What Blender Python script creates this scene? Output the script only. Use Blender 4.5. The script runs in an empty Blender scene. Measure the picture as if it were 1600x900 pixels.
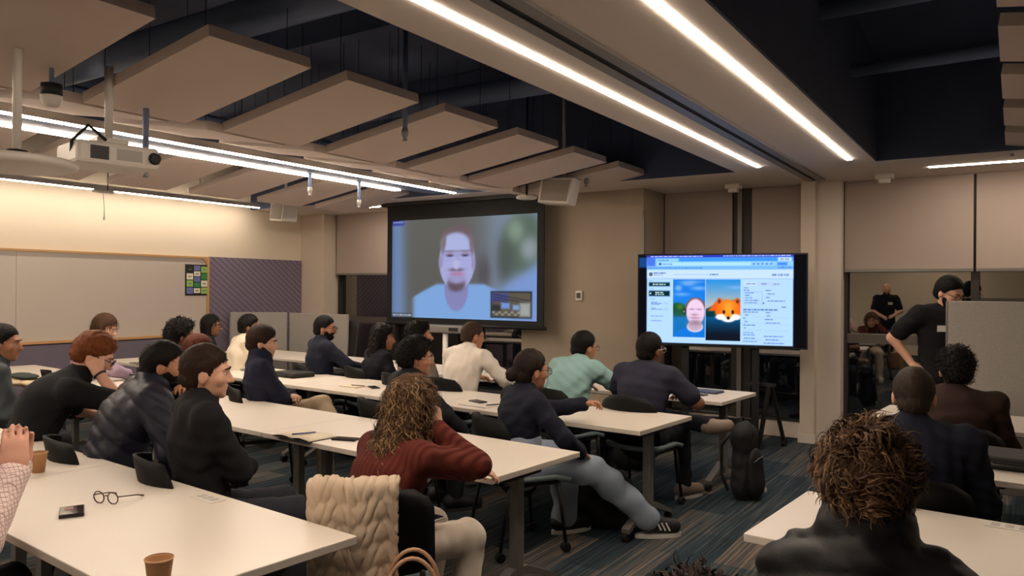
import bpy, math, random
import numpy as np
from mathutils import Vector, Matrix, Euler

random.seed(7); np.random.seed(7)
scene = bpy.context.scene
COL = scene.collection

# ------------------------------------------------------------------ camera
H_CAM = 1.62
YAW = math.radians(33.2)
F_PX = 1200.0
cam_d = bpy.data.cameras.new('camera'); cam = bpy.data.objects.new('camera', cam_d); COL.objects.link(cam)
cam_d.sensor_width = 36.0; cam_d.lens = 36.0 * F_PX / 1600.0; cam_d.clip_start = 0.05; cam_d.clip_end = 200
cam.matrix_world = (Matrix.Translation((0, 0, H_CAM)) @ Matrix.Rotation(YAW, 4, 'Z') @
                    Matrix.Rotation(math.radians(90.1), 4, 'X') @ Matrix.Rotation(0.007, 4, 'Z'))
scene.camera = cam

# ------------------------------------------------------------------ world (night outside) and exposure
w = bpy.data.worlds.new('night'); scene.world = w; w.use_nodes = True
w.node_tree.nodes['Background'].inputs[0].default_value = (0.05, 0.06, 0.09, 1)
w.node_tree.nodes['Background'].inputs[1].default_value = 0.05
vs = scene.view_settings
vs.view_transform = 'Standard'; vs.look = 'None'; vs.gamma = 1.0; vs.use_curve_mapping = False
vs.exposure = 0.32
LED_S = 42.0           # strength of the linear lights
LED_C = (1.0, 0.84, 0.68)

FWD = (-math.sin(YAW), math.cos(YAW)); RGT = (math.cos(YAW), math.sin(YAW))
def ray(px):
    l = (px - 800.0) / F_PX
    return (FWD[0] + RGT[0] * l, FWD[1] + RGT[1] * l)
def hz(px): return 452.0 + 0.007 * (px - 800)
def at(px, py, t):          # point at depth t along the camera axis
    r = ray(px)
    return Vector((r[0] * t, r[1] * t, H_CAM - (py - hz(px)) / F_PX * t))
def onz(px, py, z):         # point on a level surface of height z
    t = (H_CAM - z) * F_PX / (py - hz(px))
    return at(px, py, t)
def ony(px, py, y):         # point on the plane Y = y
    return at(px, py, y / ray(px)[1])

# ------------------------------------------------------------------ materials
def s2l(c):
    return tuple(((v / 255.0) / 12.92 if v / 255.0 <= 0.04045 else ((v / 255.0 + 0.055) / 1.055) ** 2.4) for v in c)
MATS = {}
def mat(name, col, rough=0.6, metal=0.0, var=0.0, vscale=8.0, bump=0.0, bscale=60.0, spec=0.5, sheen=0.0, stretch=None, detail=4.0):
    if name in MATS: return MATS[name]
    m = bpy.data.materials.new(name); m.use_nodes = True
    nt = m.node_tree; b = nt.nodes['Principled BSDF']
    c = s2l(col) if max(col) > 1.0 else col
    b.inputs['Base Color'].default_value = (*c, 1); b.inputs['Roughness'].default_value = rough
    b.inputs['Metallic'].default_value = metal; b.inputs['Specular IOR Level'].default_value = spec
    if sheen: b.inputs['Sheen Weight'].default_value = sheen
    if var or bump:
        tc = nt.nodes.new('ShaderNodeTexCoord'); mp = nt.nodes.new('ShaderNodeMapping')
        if stretch: mp.inputs['Scale'].default_value = stretch
        nt.links.new(tc.outputs['Object'], mp.inputs['Vector'])
    if var:
        n = nt.nodes.new('ShaderNodeTexNoise'); n.inputs['Scale'].default_value = vscale; n.inputs['Detail'].default_value = detail
        r = nt.nodes.new('ShaderNodeMix'); r.data_type = 'RGBA'
        r.inputs[6].default_value = (*[max(0, v * (1 - var)) for v in c], 1)
        r.inputs[7].default_value = (*[min(1, v * (1 + var)) for v in c], 1)
        nt.links.new(mp.outputs[0], n.inputs['Vector']); nt.links.new(n.outputs['Fac'], r.inputs[0])
        nt.links.new(r.outputs[2], b.inputs['Base Color'])
    if bump:
        n2 = nt.nodes.new('ShaderNodeTexNoise'); n2.inputs['Scale'].default_value = bscale; n2.inputs['Detail'].default_value = 3
        bp = nt.nodes.new('ShaderNodeBump'); bp.inputs['Strength'].default_value = bump; bp.inputs['Distance'].default_value = 0.01
        nt.links.new(mp.outputs[0], n2.inputs['Vector']); nt.links.new(n2.outputs['Fac'], bp.inputs['Height'])
        nt.links.new(bp.outputs[0], b.inputs['Normal'])
    MATS[name] = m
    return m
def emit(name, col, strength):
    if name in MATS: return MATS[name]
    m = bpy.data.materials.new(name); m.use_nodes = True; nt = m.node_tree
    nt.nodes.remove(nt.nodes['Principled BSDF'])
    e = nt.nodes.new('ShaderNodeEmission'); e.inputs[0].default_value = (*col, 1); e.inputs[1].default_value = strength
    nt.links.new(e.outputs[0], nt.nodes['Material Output'].inputs[0])
    MATS[name] = m
    return m
def paint(name, strength):     # a lit screen picture, colours stored on the screen mesh
    if name in MATS: return MATS[name]
    m = bpy.data.materials.new(name); m.use_nodes = True; nt = m.node_tree
    nt.nodes.remove(nt.nodes['Principled BSDF'])
    e = nt.nodes.new('ShaderNodeEmission'); e.inputs[1].default_value = strength
    a = nt.nodes.new('ShaderNodeAttribute'); a.attribute_name = 'Col'
    nt.links.new(a.outputs['Color'], e.inputs[0]); nt.links.new(e.outputs[0], nt.nodes['Material Output'].inputs[0])
    MATS[name] = m
    return m

M_white = mat('white_paint', (212, 200, 188), 0.7)
M_soffit = mat('soffit_paint', (216, 204, 194), 0.8)
M_cream = mat('cream_wall', (226, 212, 190), 0.75, var=0.03, vscale=2)
M_panel = mat('acoustic_panel', (206, 188, 176), 0.9, bump=0.1, bscale=300)
M_panel_edge = M_panel
M_navy = mat('navy_deck_paint', (66, 77, 104), 0.8, var=0.15, vscale=3)
M_pipe = mat('navy_pipe', (104, 118, 146), 0.55, var=0.1, vscale=4)
M_black = mat('black_plastic', (12, 12, 14), 0.6)
M_blackmat = mat('black_matte', (8, 8, 9), 0.8)
M_darkmetal = mat('dark_metal', (52, 50, 50), 0.45, 0.6)
M_greymetal = mat('grey_metal', (128, 124, 120), 0.45, 0.5)
M_chrome = mat('bright_metal', (190, 188, 184), 0.3, 0.9)
M_table = mat('white_laminate', (216, 205, 192), 0.38, var=0.012, vscale=3)
M_tedge = mat('table_edge_band', (205, 194, 180), 0.5)
M_whiteplast = mat('white_plastic', (214, 206, 196), 0.45)
M_blind = mat('blind_fabric', (168, 152, 142), 0.85, bump=0.15, bscale=500)
M_frame = mat('window_frame', (58, 52, 48), 0.5, 0.3)
M_rail = mat('window_rail', (92, 84, 78), 0.5, 0.3)
M_felt = mat('grey_felt', (150, 144, 138), 0.95, var=0.22, vscale=90, bump=0.2, bscale=250, detail=6)
M_oak = mat('oak_trim', (196, 150, 96), 0.5, var=0.15, vscale=6, stretch=(1, 12, 12))
M_board = mat('whiteboard_enamel', (196, 184, 172), 0.35)
M_chair = mat('chair_shell', (10, 10, 11), 0.65, spec=0.2)
M_seatpad = mat('seat_fabric', (120, 136, 138), 0.85, bump=0.15, bscale=300)

# ------------------------------------------------------------------ mesh helpers
class MB:
    def __init__(s): s.v = []; s.f = []
    def box(s, c, size, M=None):
        o = len(s.v); hx, hy, hz_ = size[0] / 2, size[1] / 2, size[2] / 2
        for dz in (-hz_, hz_):
            for dx, dy in ((-hx, -hy), (hx, -hy), (hx, hy), (-hx, hy)):
                p = Vector((dx, dy, dz))
                if M is not None: p = M @ p
                s.v.append((p[0] + c[0], p[1] + c[1], p[2] + c[2]))
        for q in ((3, 2, 1, 0), (4, 5, 6, 7), (0, 1, 5, 4), (1, 2, 6, 5), (2, 3, 7, 6), (3, 0, 4, 7)):
            s.f.append(tuple(o + i for i in q))
        return s
    def b2(s, x0, x1, y0, y1, z0, z1):
        return s.box(((x0 + x1) / 2, (y0 + y1) / 2, (z0 + z1) / 2), (abs(x1 - x0), abs(y1 - y0), abs(z1 - z0)))
    def tube(s, pts, r, n=8, cap=True):
        pts = [Vector(p) for p in pts]; rs = r if isinstance(r, (list, tuple)) else [r] * len(pts)
        o = len(s.v); prev = None
        for i, p in enumerate(pts):
            d = (pts[min(i + 1, len(pts) - 1)] - pts[max(i - 1, 0)])
            if d.length < 1e-9: d = Vector((0, 0, 1))
            d.normalize()
            if prev is None:
                a = Vector((0, 0, 1)) if abs(d.z) < 0.9 else Vector((1, 0, 0))
                u = d.cross(a).normalized()
            else:
                u = (prev - d * prev.dot(d))
                u = u.normalized() if u.length > 1e-6 else d.orthogonal().normalized()
            prev = u; v = d.cross(u)
            for k in range(n):
                a = 2 * math.pi * k / n
                q = p + (u * math.cos(a) + v * math.sin(a)) * rs[i]
                s.v.append(tuple(q))
        for i in range(len(pts) - 1):
            for k in range(n):
                a = o + i * n + k; b = o + i * n + (k + 1) % n
                s.f.append((a, b, b + n, a + n))
        if cap:
            s.f.append(tuple(o + k for k in reversed(range(n))))
            e = o + (len(pts) - 1) * n
            s.f.append(tuple(e + k for k in range(n)))
        return s
    def lathe(s, c, prof, n=24, M=None, cap=True):
        o = len(s.v)
        for r, z in prof:
            for k in range(n):
                a = 2 * math.pi * k / n
                p = Vector((r * math.cos(a), r * math.sin(a), z))
                if M is not None: p = M @ p
                s.v.append((p[0] + c[0], p[1] + c[1], p[2] + c[2]))
        for i in range(len(prof) - 1):
            for k in range(n):
                a = o + i * n + k; b = o + i * n + (k + 1) % n
                s.f.append((a, b, b + n, a + n))
        if cap:
            s.f.append(tuple(o + k for k in reversed(range(n))))
            e = o + (len(prof) - 1) * n
            s.f.append(tuple(e + k for k in range(n)))
        return s
    def prism(s, poly, d0, d1, M=None):
        """poly: (x, z) outline; extruded along y from d0 to d1"""
        o = len(s.v); n = len(poly)
        for y in (d0, d1):
            for x, z in poly:
                p = Vector((x, y, z))
                if M is not None: p = M @ p
                s.v.append(tuple(p))
        for k in range(n):
            a = o + k; b = o + (k + 1) % n
            s.f.append((a, b, b + n, a + n))
        s.f.append(tuple(o + k for k in reversed(range(n)))); s.f.append(tuple(o + n + k for k in range(n)))
        return s
    def grid(s, P):
        """P[i][j] points"""
        o = len(s.v); ni = len(P); nj = len(P[0])
        for row in P:
            for p in row: s.v.append(tuple(p))
        for i in range(ni - 1):
            for j in range(nj - 1):
                a = o + i * nj + j
                s.f.append((a, a + 1, a + nj + 1, a + nj))
        return s
    def build(s, name, m=None, parent=None, smooth=False, bevel=0.0, solid=0.0, sub=0):
        me = bpy.data.meshes.new(name); me.from_pydata([tuple(v) for v in s.v], [], s.f); me.update()
        return finish(name, me, m, parent, smooth, bevel, solid, sub)
def finish(name, me, m=None, parent=None, smooth=False, bevel=0.0, solid=0.0, sub=0):
    ob = bpy.data.objects.new(name, me); COL.objects.link(ob)
    if m is not None: me.materials.append(m)
    if parent is not None: ob.parent = parent
    if smooth: me.polygons.foreach_set('use_smooth', [True] * len(me.polygons))
    if solid:
        md = ob.modifiers.new('s', 'SOLIDIFY'); md.thickness = solid; md.offset = 0
    if bevel:
        md = ob.modifiers.new('b', 'BEVEL'); md.width = bevel; md.segments = 2; md.limit_method = 'ANGLE'
    if sub:
        md = ob.modifiers.new('u', 'SUBSURF'); md.levels = sub; md.render_levels = sub
    return ob
def empty(name, loc=(0, 0, 0), rz=0.0):
    o = bpy.data.objects.new(name, None); COL.objects.link(o); o.location = loc; o.rotation_euler = (0, 0, rz); o.empty_display_size = 0.1
    return o
def tag(o, label, cat, group=None):
    o['label'] = label; o['category'] = cat
    if group: o['group'] = group
    return o
def struct(o, label=None):
    o['kind'] = 'structure'
    if label: o['label'] = label
    return o
def copy_tree(o, parent=None):
    c = o.copy(); COL.objects.link(c); c.parent = parent
    for ch in list(o.children): copy_tree(ch, c)
    return c
def rotz(a): return Matrix.Rotation(a, 3, 'Z')

# ------------------------------------------------------------------ room shell
XL, YF, YB, XR, ZD = -9.75, 8.97, -4.2, 6.0, 3.75
ZS = 2.80
fm = bpy.data.materials.new('carpet'); fm.use_nodes = True
nt = fm.node_tree; bs = nt.nodes['Principled BSDF']; bs.inputs['Roughness'].default_value = 0.95; bs.inputs['Specular IOR Level'].default_value = 0.1
tc = nt.nodes.new('ShaderNodeTexCoord')
mp = nt.nodes.new('ShaderNodeMapping'); mp.inputs['Rotation'].default_value = (0, 0, math.pi / 2)
nt.links.new(tc.outputs['Object'], mp.inputs[0])
br = nt.nodes.new('ShaderNodeTexBrick'); br.offset = 0.5; br.inputs['Scale'].default_value = 1.0
br.inputs['Brick Width'].default_value = 1.0; br.inputs['Row Height'].default_value = 0.25; br.inputs['Mortar Size'].default_value = 0.0
br.inputs['Color1'].default_value = (0, 0, 0, 1); br.inputs['Color2'].default_value = (1, 1, 1, 1); br.inputs['Bias'].default_value = 0.0
nt.links.new(mp.outputs[0], br.inputs['Vector'])
mp2 = nt.nodes.new('ShaderNodeMapping'); mp2.inputs['Scale'].default_value = (1.1, 55, 1)
nt.links.new(mp.outputs[0], mp2.inputs[0])
n1 = nt.nodes.new('ShaderNodeTexNoise'); n1.inputs['Scale'].default_value = 1.0; n1.inputs['Detail'].default_value = 4
nt.links.new(mp2.outputs[0], n1.inputs['Vector'])
mx = nt.nodes.new('ShaderNodeMath'); mx.operation = 'MULTIPLY_ADD'; mx.inputs[1].default_value = 0.30; mx.inputs[2].default_value = -0.15
nt.links.new(br.outputs['Color'], mx.inputs[0])
ad = nt.nodes.new('ShaderNodeMath'); ad.operation = 'ADD'
nt.links.new(n1.outputs['Fac'], ad.inputs[0]); nt.links.new(mx.outputs[0], ad.inputs[1])
cr = nt.nodes.new('ShaderNodeValToRGB'); e = cr.color_ramp.elements
e[0].position = 0.30; e[0].color = (*s2l((40, 42, 46)), 1); e[1].position = 0.72; e[1].color = (*s2l((120, 106, 92)), 1)
for p_, c_ in ((0.42, (44, 62, 71)), (0.47, (56, 58, 60)), (0.53, (60, 76, 84)), (0.58, (90, 84, 78)), (0.64, (72, 72, 72))):
    q = e.new(p_); q.color = (*s2l(c_), 1)
nt.links.new(ad.outputs[0], cr.inputs[0]); nt.links.new(cr.outputs[0], bs.inputs['Base Color'])
struct(MB().b2(XL, XR, YB, YF + 0.3, -0.1, 0).build('floor', fm), 'striped teal, grey and brown carpet floor')
struct(MB().b2(XL - 0.3, XR + 0.3, YB - 0.3, YF + 0.4, ZD, ZD + 0.1).build('ceiling', M_navy), 'dark navy exposed deck above the hung panels')
struct(MB().b2(XL - 0.15, XL, YB, YF + 0.3, 0, ZD).build('wall_left', M_cream), 'cream wall behind the whiteboard')
struct(MB().b2(XR, XR + 0.15, YB, YF + 0.3, 0, ZD).build('wall_right', M_cream))
struct(MB().b2(XL, XR, YB - 0.15, YB, 0, ZD).build('wall_back', M_cream))
# upper wall above the windows, behind the soffit
struct(MB().b2(XL, XR, YF + 0.05, YF + 0.25, ZS, ZD).build('wall_front', M_white))
# front soffit strip and the long beam over the aisle
Y_SOF = 7.62
struct(MB().b2(XL, XR, Y_SOF, YF + 0.05, ZS, ZD).build('trim_1', M_soffit), 'plasterboard ceiling strip along the window wall')
XB0, XB1 = -2.33, -1.06
struct(MB().b2(XB0, XB1, YB, Y_SOF, ZS, ZD - 0.01).build('trim_2', M_soffit), 'long plasterboard beam over the aisle')
# navy linings of the ceiling pockets beside the beam
struct(MB().b2(XB1, XB1 + 0.012, YB, Y_SOF, ZS + 0.004, ZD).build('trim_3', M_navy), 'navy side of the beam')
struct(MB().b2(XB0 - 0.012, XB0, YB, Y_SOF, ZS + 0.004, ZD).build('trim_4', M_navy), 'navy side of the beam towards the panels')
struct(MB().b2(XB1, XR, Y_SOF - 0.012, Y_SOF, ZS + 0.004, ZD).build('trim_5', M_navy), 'navy end face of the right ceiling pocket')
struct(MB().b2(XL, XB0, Y_SOF - 0.012, Y_SOF, ZS + 0.004, ZD).build('trim_6', M_navy), 'navy end face of the left ceiling pocket')
# partition track let into the beam
tr = empty('partition_track', (-1.76, 0, ZS)); tag(tr, 'dark slotted partition track running along the ceiling beam', 'track')
MB().b2(-0.09, -0.02, YB, 8.55, -0.014, 0.0).build('rail', M_greymetal, tr)
MB().b2(0.02, 0.09, YB, 8.55, -0.014, 0.0).build('rail', M_greymetal, tr)
MB().b2(-0.02, 0.02, YB, 8.55, -0.006, 0.0).build('slot', M_blackmat, tr)

# pillars
struct(MB().b2(-1.925, -1.78, 8.60, YF + 0.1, 0, ZS).build('wall_pillar', mat('pillar_paint', (205, 190, 172), 0.7)), 'white partition jamb between the windows')
struct(MB().b2(-1.78, -1.54, 8.72, YF + 0.1, 0, ZS).build('wall_pillar_return', M_white), 'recessed face of the white pillar')
struct(MB().b2(XL, -9.22, 8.60, YF + 0.1, 0, ZS).build('wall_column', mat('pillar_paint', (205, 190, 172), 0.7)), 'cream corner column beside the left blind')
# concrete wall
mc = mat('concrete', (164, 149, 131), 0.85, var=0.12, vscale=2.2, bump=0.12, bscale=12, detail=8)
struct(MB().b2(-5.25, -3.59, 8.25, YF + 0.1, 0, ZS).build('wall_concrete', mc), 'mottled bare concrete wall between the two screens')
struct(MB().b2(-3.60, -3.575, 8.235, 8.262, 0, 2.55).build('trim_7', M_greymetal), 'metal corner bead of the concrete wall')

# windows: frames, panes and blinds
gm = bpy.data.materials.new('night_glass'); gm.use_nodes = True; nt = gm.node_tree; nt.nodes.remove(nt.nodes['Principled BSDF'])
g = nt.nodes.new('ShaderNodeBsdfGlossy'); g.inputs['Roughness'].default_value = 0.0; g.inputs['Color'].default_value = (0.9, 0.86, 0.8, 1)
tpn = nt.nodes.new('ShaderNodeBsdfTransparent'); tpn.inputs[0].default_value = (0.5, 0.5, 0.5, 1)
mxs = nt.nodes.new('ShaderNodeMixShader'); mxs.inputs[0].default_value = 0.24
nt.links.new(tpn.outputs[0], mxs.inputs[1]); nt.links.new(g.outputs[0], mxs.inputs[2]); nt.links.new(mxs.outputs[0], nt.nodes['Material Output'].inputs[0])
BL = []
def window(n, x0, x1, label):
    wn = empty('window_%d' % n, ((x0 + x1) / 2, YF, 0)); struct(wn, label); hw = (x1 - x0) / 2
    MB().b2(-hw, hw, 0.0, 0.06, 0.12, ZS).build('pane', gm, wn)
    for sx in (-1, 1):
        MB().b2(sx * hw - (0.035 if sx > 0 else 0), sx * hw + (0.035 if sx < 0 else 0), -0.07, 0.08, 0.12, ZS).build('window_frame', M_frame, wn)
    MB().b2(-hw + 0.035, hw - 0.035, -0.06, 0.08, 1.07, 1.17).build('window_rail', M_rail, wn)
    MB().b2(-hw + 0.035, hw - 0.035, -0.06, 0.08, 0.12, 0.18).build('window_frame', M_frame, wn)
def blind(x0, x1, label, zb=1.86):
    b = empty('roller_blind', ((x0 + x1) / 2, YF - 0.12, 0)); hw = (x1 - x0) / 2 - 0.012
    tag(b, label, 'roller blind', 'roller blinds on the window wall')
    MB().b2(-hw, hw, -0.003, 0.003, zb, ZS - 0.002).build('blind_cloth', M_blind, b)
    MB().b2(-hw, hw, -0.014, 0.014, zb - 0.03, zb).build('bottom_bar', M_greymetal, b)
    MB().tube([(-hw, 0.03, ZS - 0.05), (hw, 0.03, ZS - 0.05)], 0.03, 12).build('roller', M_darkmetal, b, True)
wi = 1
for x0, x1 in ((-9.20, -8.0), (-8.0, -6.6), (-6.6, -5.25)):
    window(wi, x0, x1, 'dark night window behind the projection screen'); wi += 1
blind(-9.20, -8.0, 'lowered grey blind in the far left corner beside the cream column')
blind(-8.0, -6.6, 'lowered grey blind hidden behind the left part of the projection screen')
blind(-6.6, -5.25, 'lowered grey blind behind the right part of the projection screen')
window(wi, -3.58, -2.73, 'dark window behind the television, next to the concrete wall'); wi += 1
window(wi, -2.53, -1.925, 'dark window behind the television, next to the white pillar'); wi += 1
blind(-3.58, -2.73, 'lowered grey blind above the television, next to the concrete wall')
blind(-2.53, -1.925, 'narrow lowered grey blind above the television, next to the white pillar')
struct(MB().b2(-2.73, -2.53, YF - 0.10, YF + 0.1, 0, ZS).build('trim_8', M_frame), 'dark window post behind the television')
struct(MB().b2(-2.68, -2.63, YF - 0.13, YF - 0.10, 0, ZS).build('trim_9', M_greymetal), 'bright edge of the window post')
xs = [-1.54, -0.33, 0.9, 2.1, 3.3, 4.5, 6.0]
names = ['right of the white pillar', 'behind the grey felt divider', 'third to the right of the pillar', 'fourth to the right of the pillar', 'fifth to the right of the pillar', 'last on the right']
for i in range(6):
    window(wi, xs[i], xs[i + 1], 'dark night window ' + names[i]); wi += 1
    blind(xs[i], xs[i + 1], 'half lowered grey blind ' + names[i])
struct(MB().b2(-9.2, -5.25, YF - 0.10, YF + 0.1, 0, 0.12).build('baseboard_left', M_white))
struct(MB().b2(-3.58, -1.925, YF - 0.14, YF + 0.1, 0, 0.16).build('baseboard_front', M_white), 'white upstand below the window behind the television')
struct(MB().b2(-1.54, XR, YF - 0.10, YF + 0.1, 0, 0.12).build('baseboard_right', M_white))
struct(MB().b2(-1.94, -1.765, 8.585, 8.60, 0, 0.10).build('trim_10', M_white))

# left wall: whiteboard, lavender panels, lower cladding
lavm = bpy.data.materials.new('lavender_ribbed'); lavm.use_nodes = True; nt = lavm.node_tree; bs = nt.nodes['Principled BSDF']; bs.inputs['Roughness'].default_value = 0.9
tc = nt.nodes.new('ShaderNodeTexCoord'); mp = nt.nodes.new('ShaderNodeMapping'); mp.inputs['Rotation'].default_value = (math.radians(38), 0, 0)
wv = nt.nodes.new('ShaderNodeTexWave'); wv.bands_direction = 'Z'; wv.inputs['Scale'].default_value = 4.6; wv.inputs['Distortion'].default_value = 0
cr = nt.nodes.new('ShaderNodeValToRGB'); cr.color_ramp.elements[0].position = 0.06; cr.color_ramp.elements[0].color = (*s2l((92, 82, 96)), 1)
cr.color_ramp.elements[1].position = 0.16; cr.color_ramp.elements[1].color = (*s2l((126, 114, 132)), 1)
nt.links.new(tc.outputs['Object'], mp.inputs[0]); nt.links.new(mp.outputs[0], wv.inputs[0]); nt.links.new(wv.outputs['Fac'], cr.inputs[0]); nt.links.new(cr.outputs[0], bs.inputs['Base Color'])
YW = 6.87
struct(MB().b2(XL, XL + 0.02, YB, 8.60, 0.0, 0.93).build('trim_11', mat('lavender_plain', (118, 108, 122), 0.9)), 'lavender grey cladding below the whiteboard')
lp = tag(MB().b2(XL, XL + 0.03, YW + 0.01, 8.58, 0.93, 2.06).build('wall_panel', lavm), 'lavender grey acoustic wall panel with diagonal grooves', 'wall panel')
wb = empty('whiteboard', (XL + 0.001, 0, 0)); tag(wb, 'long whiteboard with oak trim and rounded corner on the cream wall', 'whiteboard')
for k, (y0, y1) in enumerate(((YB + 0.4, 1.2), (1.2, 4.32), (4.32, YW - 0.03))):
    MB().b2(0.002, 0.022, y0 + 0.002, y1 - 0.002, 0.96, 2.03).build('board_panel', M_board, wb)
MB().b2(0.0, 0.045, YB + 0.4, YW, 2.03, 2.055).build('oak_trim', M_oak, wb)
MB().b2(0.0, 0.06, YB + 0.4, YW, 0.93, 0.96).build('oak_trim', M_oak, wb)
MB().b2(0.0, 0.045, YW - 0.028, YW, 0.96, 2.03).build('oak_trim', M_oak, wb)
cc = [(0.13, 0), (0.13, -0.13)]
poly = [(YW - 0.02, 2.035), (YW - 0.17, 2.035)] + [(YW - 0.17 + 0.15 * math.sin(a), 1.885 + 0.15 * math.cos(a)) for a in [math.pi / 2 * k / 8 for k in range(1, 8)]] + [(YW - 0.02, 1.885)]
MB().prism([(p[0], p[1]) for p in poly], -0.04, -0.002, Matrix(((0, -1, 0), (1, 0, 0), (0, 0, 1)))).build('oak_corner', M_oak, wb)
# card poster on the whiteboard
po = empty('card_poster', (XL + 0.024, 6.68, 1.72)); tag(po, 'black poster with rows of green, blue and white cards on the whiteboard', 'poster')
MB().b2(0, 0.006, -0.185, 0.185, -0.22, 0.22).build('poster_sheet', M_black, po)
cg = {'w': (225, 220, 200), 'l': (150, 190, 96), 'g': (40, 130, 66), 'b': (104, 116, 176), 'k': (24, 34, 30)}
for ci, colm in enumerate((('k', 'w', 'l', 'b'), ('b', 'w', 'b', 'g', 'w'), ('l', 'g', 'w', 'l'))):
    n = len(colm); y = -0.115 + ci * 0.115
    for k, c_ in enumerate(colm):
        hh = 0.40 / n; z = 0.20 - hh * (k + 0.5) + (0.0 if ci != 1 else 0.01)
        MB().b2(0.006, 0.009, y - 0.05, y + 0.05, z - hh / 2 + 0.006, z + hh / 2 - 0.006).build('card', mat('card_' + c_, cg[c_], 0.6), po)
        MB().b2(0.009, 0.010, y - 0.025, y + 0.025, z - 0.008, z + 0.006).build('card_print', mat('print_grey', (110, 110, 110), 0.7), po)
# thermostat on the concrete
p = ony(905, 462, 8.24)
th = empty('thermostat', (p.x, 8.25, p.z)); tag(th, 'small white thermostat on the concrete wall', 'thermostat')
MB().b2(-0.045, 0.045, -0.025, 0, -0.06, 0.06).build('cover', M_whiteplast, th, bevel=0.006)
MB().b2(-0.028, 0.028, -0.028, -0.024, -0.03, 0.035).build('display', mat('lcd', (70, 72, 70), 0.3), th)

# ------------------------------------------------------------------ lights
M_led = emit('led_diffuser', LED_C, LED_S)
def led(name, p0, p1, wdt, label, hgt=0.012, grp=None, body=True, strength=None):
    p0 = Vector(p0); p1 = Vector(p1); c = (p0 + p1) / 2; L = (p1 - p0).length; along_y = abs(p1.y - p0.y) > abs(p1.x - p0.x)
    o = empty(name, c); tag(o, label, 'light', grp)
    sx, sy = (wdt, L) if along_y else (L, wdt)
    m_ = M_led if strength is None else emit('led_%g' % strength, LED_C, strength)
    MB().box((0, 0, hgt * 0.25), (sx, sy, hgt * 0.5)).build('diffuser', m_, o)
    if body: MB().box((0, 0, hgt * 0.5 + 0.03), (sx + 0.008, sy + 0.008, 0.06)).build('housing', M_whiteplast, o)
    return o
led('linear_light', (-2.04, -3.8, ZS - 0.006), (-2.04, 7.38, ZS - 0.006), 0.042, 'long recessed light line on the left side of the ceiling beam', body=False)
led('linear_light', (-1.24, -3.8, ZS - 0.006), (-1.24, 7.38, ZS - 0.006), 0.042, 'long recessed light line on the right side of the ceiling beam', body=False)
led('linear_light', (-0.68, 8.2, ZS - 0.006), (5.6, 8.2, ZS - 0.006), 0.05, 'recessed light line along the right window wall', body=False)
led('linear_light', (-8.2, 8.2, ZS - 0.006), (-5.5, 8.2, ZS - 0.006), 0.05, 'recessed light line in the soffit behind the projection screen', body=False)
led('linear_light', (-5.80, -3.5, 2.80), (-5.80, 7.55, 2.80), 0.05, 'hanging light line beside the acoustic panels, nearer of the pair', 0.02)
led('linear_light', (-6.24, -3.5, 2.80), (-6.24, 7.0, 2.80), 0.09, 'broad hanging light line above the seats, brighter of the pair', 0.02)
led('linear_light', (-9.42, -3.5, 2.80), (-9.42, 7.5, 2.80), 0.028, 'thin light line washing the cream wall above the whiteboard', 0.02, strength=46.0)
ch = tag(MB().b2(-6.19, -5.84, -3.5, 7.55, 2.815, 3.0).build('light_channel', M_pipe), 'navy metal channel between the two hanging light lines', 'channel')

# ------------------------------------------------------------------ tilted acoustic panels
ZH, ZL, TP = 2.85, 2.67, 0.06
def cloud(xh, xl, y0, y1, label, grp, strip=False):
    o = empty('acoustic_panel', ((xh + xl) / 2, (y0 + y1) / 2, (ZH + ZL) / 2)); tag(o, label, 'ceiling panel', grp)
    L = math.hypot(xh - xl, ZH - ZL); ang = math.atan2(ZH - ZL, xh - xl) if xh > xl else -math.atan2(ZH - ZL, xl - xh)
    M = Matrix.Rotation(-ang, 3, 'Y')
    MB().box(M @ Vector((0, 0, TP / 2)), (L, y1 - y0, TP), M).build('panel', M_panel, o)
    for sy in (-1, 1):
        for sx in (-1, 1):
            q = M @ Vector((sx * L * 0.4, sy * (y1 - y0) * 0.4, TP))
            MB().tube([q, (q[0], q[1], ZD - o.location.z)], 0.0025, 5).build('hanger_wire', M_darkmetal, o)
    if strip:
        sgn = 1 if xh > xl else -1
        q = M @ Vector((-sgn * L / 2, 0, TP * 0.3))
        MB().box(q, (0.012, (y1 - y0) * 0.9, 0.012)).build('edge_strip', M_chrome, o)
ordn = ['first', 'second', 'third', 'fourth', 'fifth', 'sixth', 'seventh', 'eighth', 'ninth', 'tenth']
for k in range(-6, 6):
    y0 = 2.325 + 0.93 * k; od = ordn[5 - k] if 5 - k < 10 else 'far'
    if y0 + 0.65 < 0.2: continue
    cloud(-3.30, -4.46, y0, y0 + 0.65, 'tilted beige acoustic panel in the row beside the beam, %s from the front wall' % od, 'acoustic panels beside the beam', strip=(k in (0, 2, 3)))
    cloud(-5.67, -4.51, y0 - 0.09, y0 + 0.56, 'tilted beige acoustic panel rising towards the light lines, %s from the front wall' % od, 'acoustic panels in the middle row', strip=False)
    cloud(-6.58, -7.75, y0 + 0.10, y0 + 0.75, 'tilted beige acoustic panel nearest the whiteboard wall, %s from the front wall' % od, 'acoustic panels near the whiteboard wall', strip=(k in (3, 4)))
for k in range(0, 6):
    y0 = 2.325 + 0.93 * k
    cloud(-0.07, 1.09, y0, y0 + 0.65, 'tilted beige acoustic panel at the right edge, %s from the front wall' % ordn[5 - k], 'acoustic panels in the right pocket')

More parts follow.
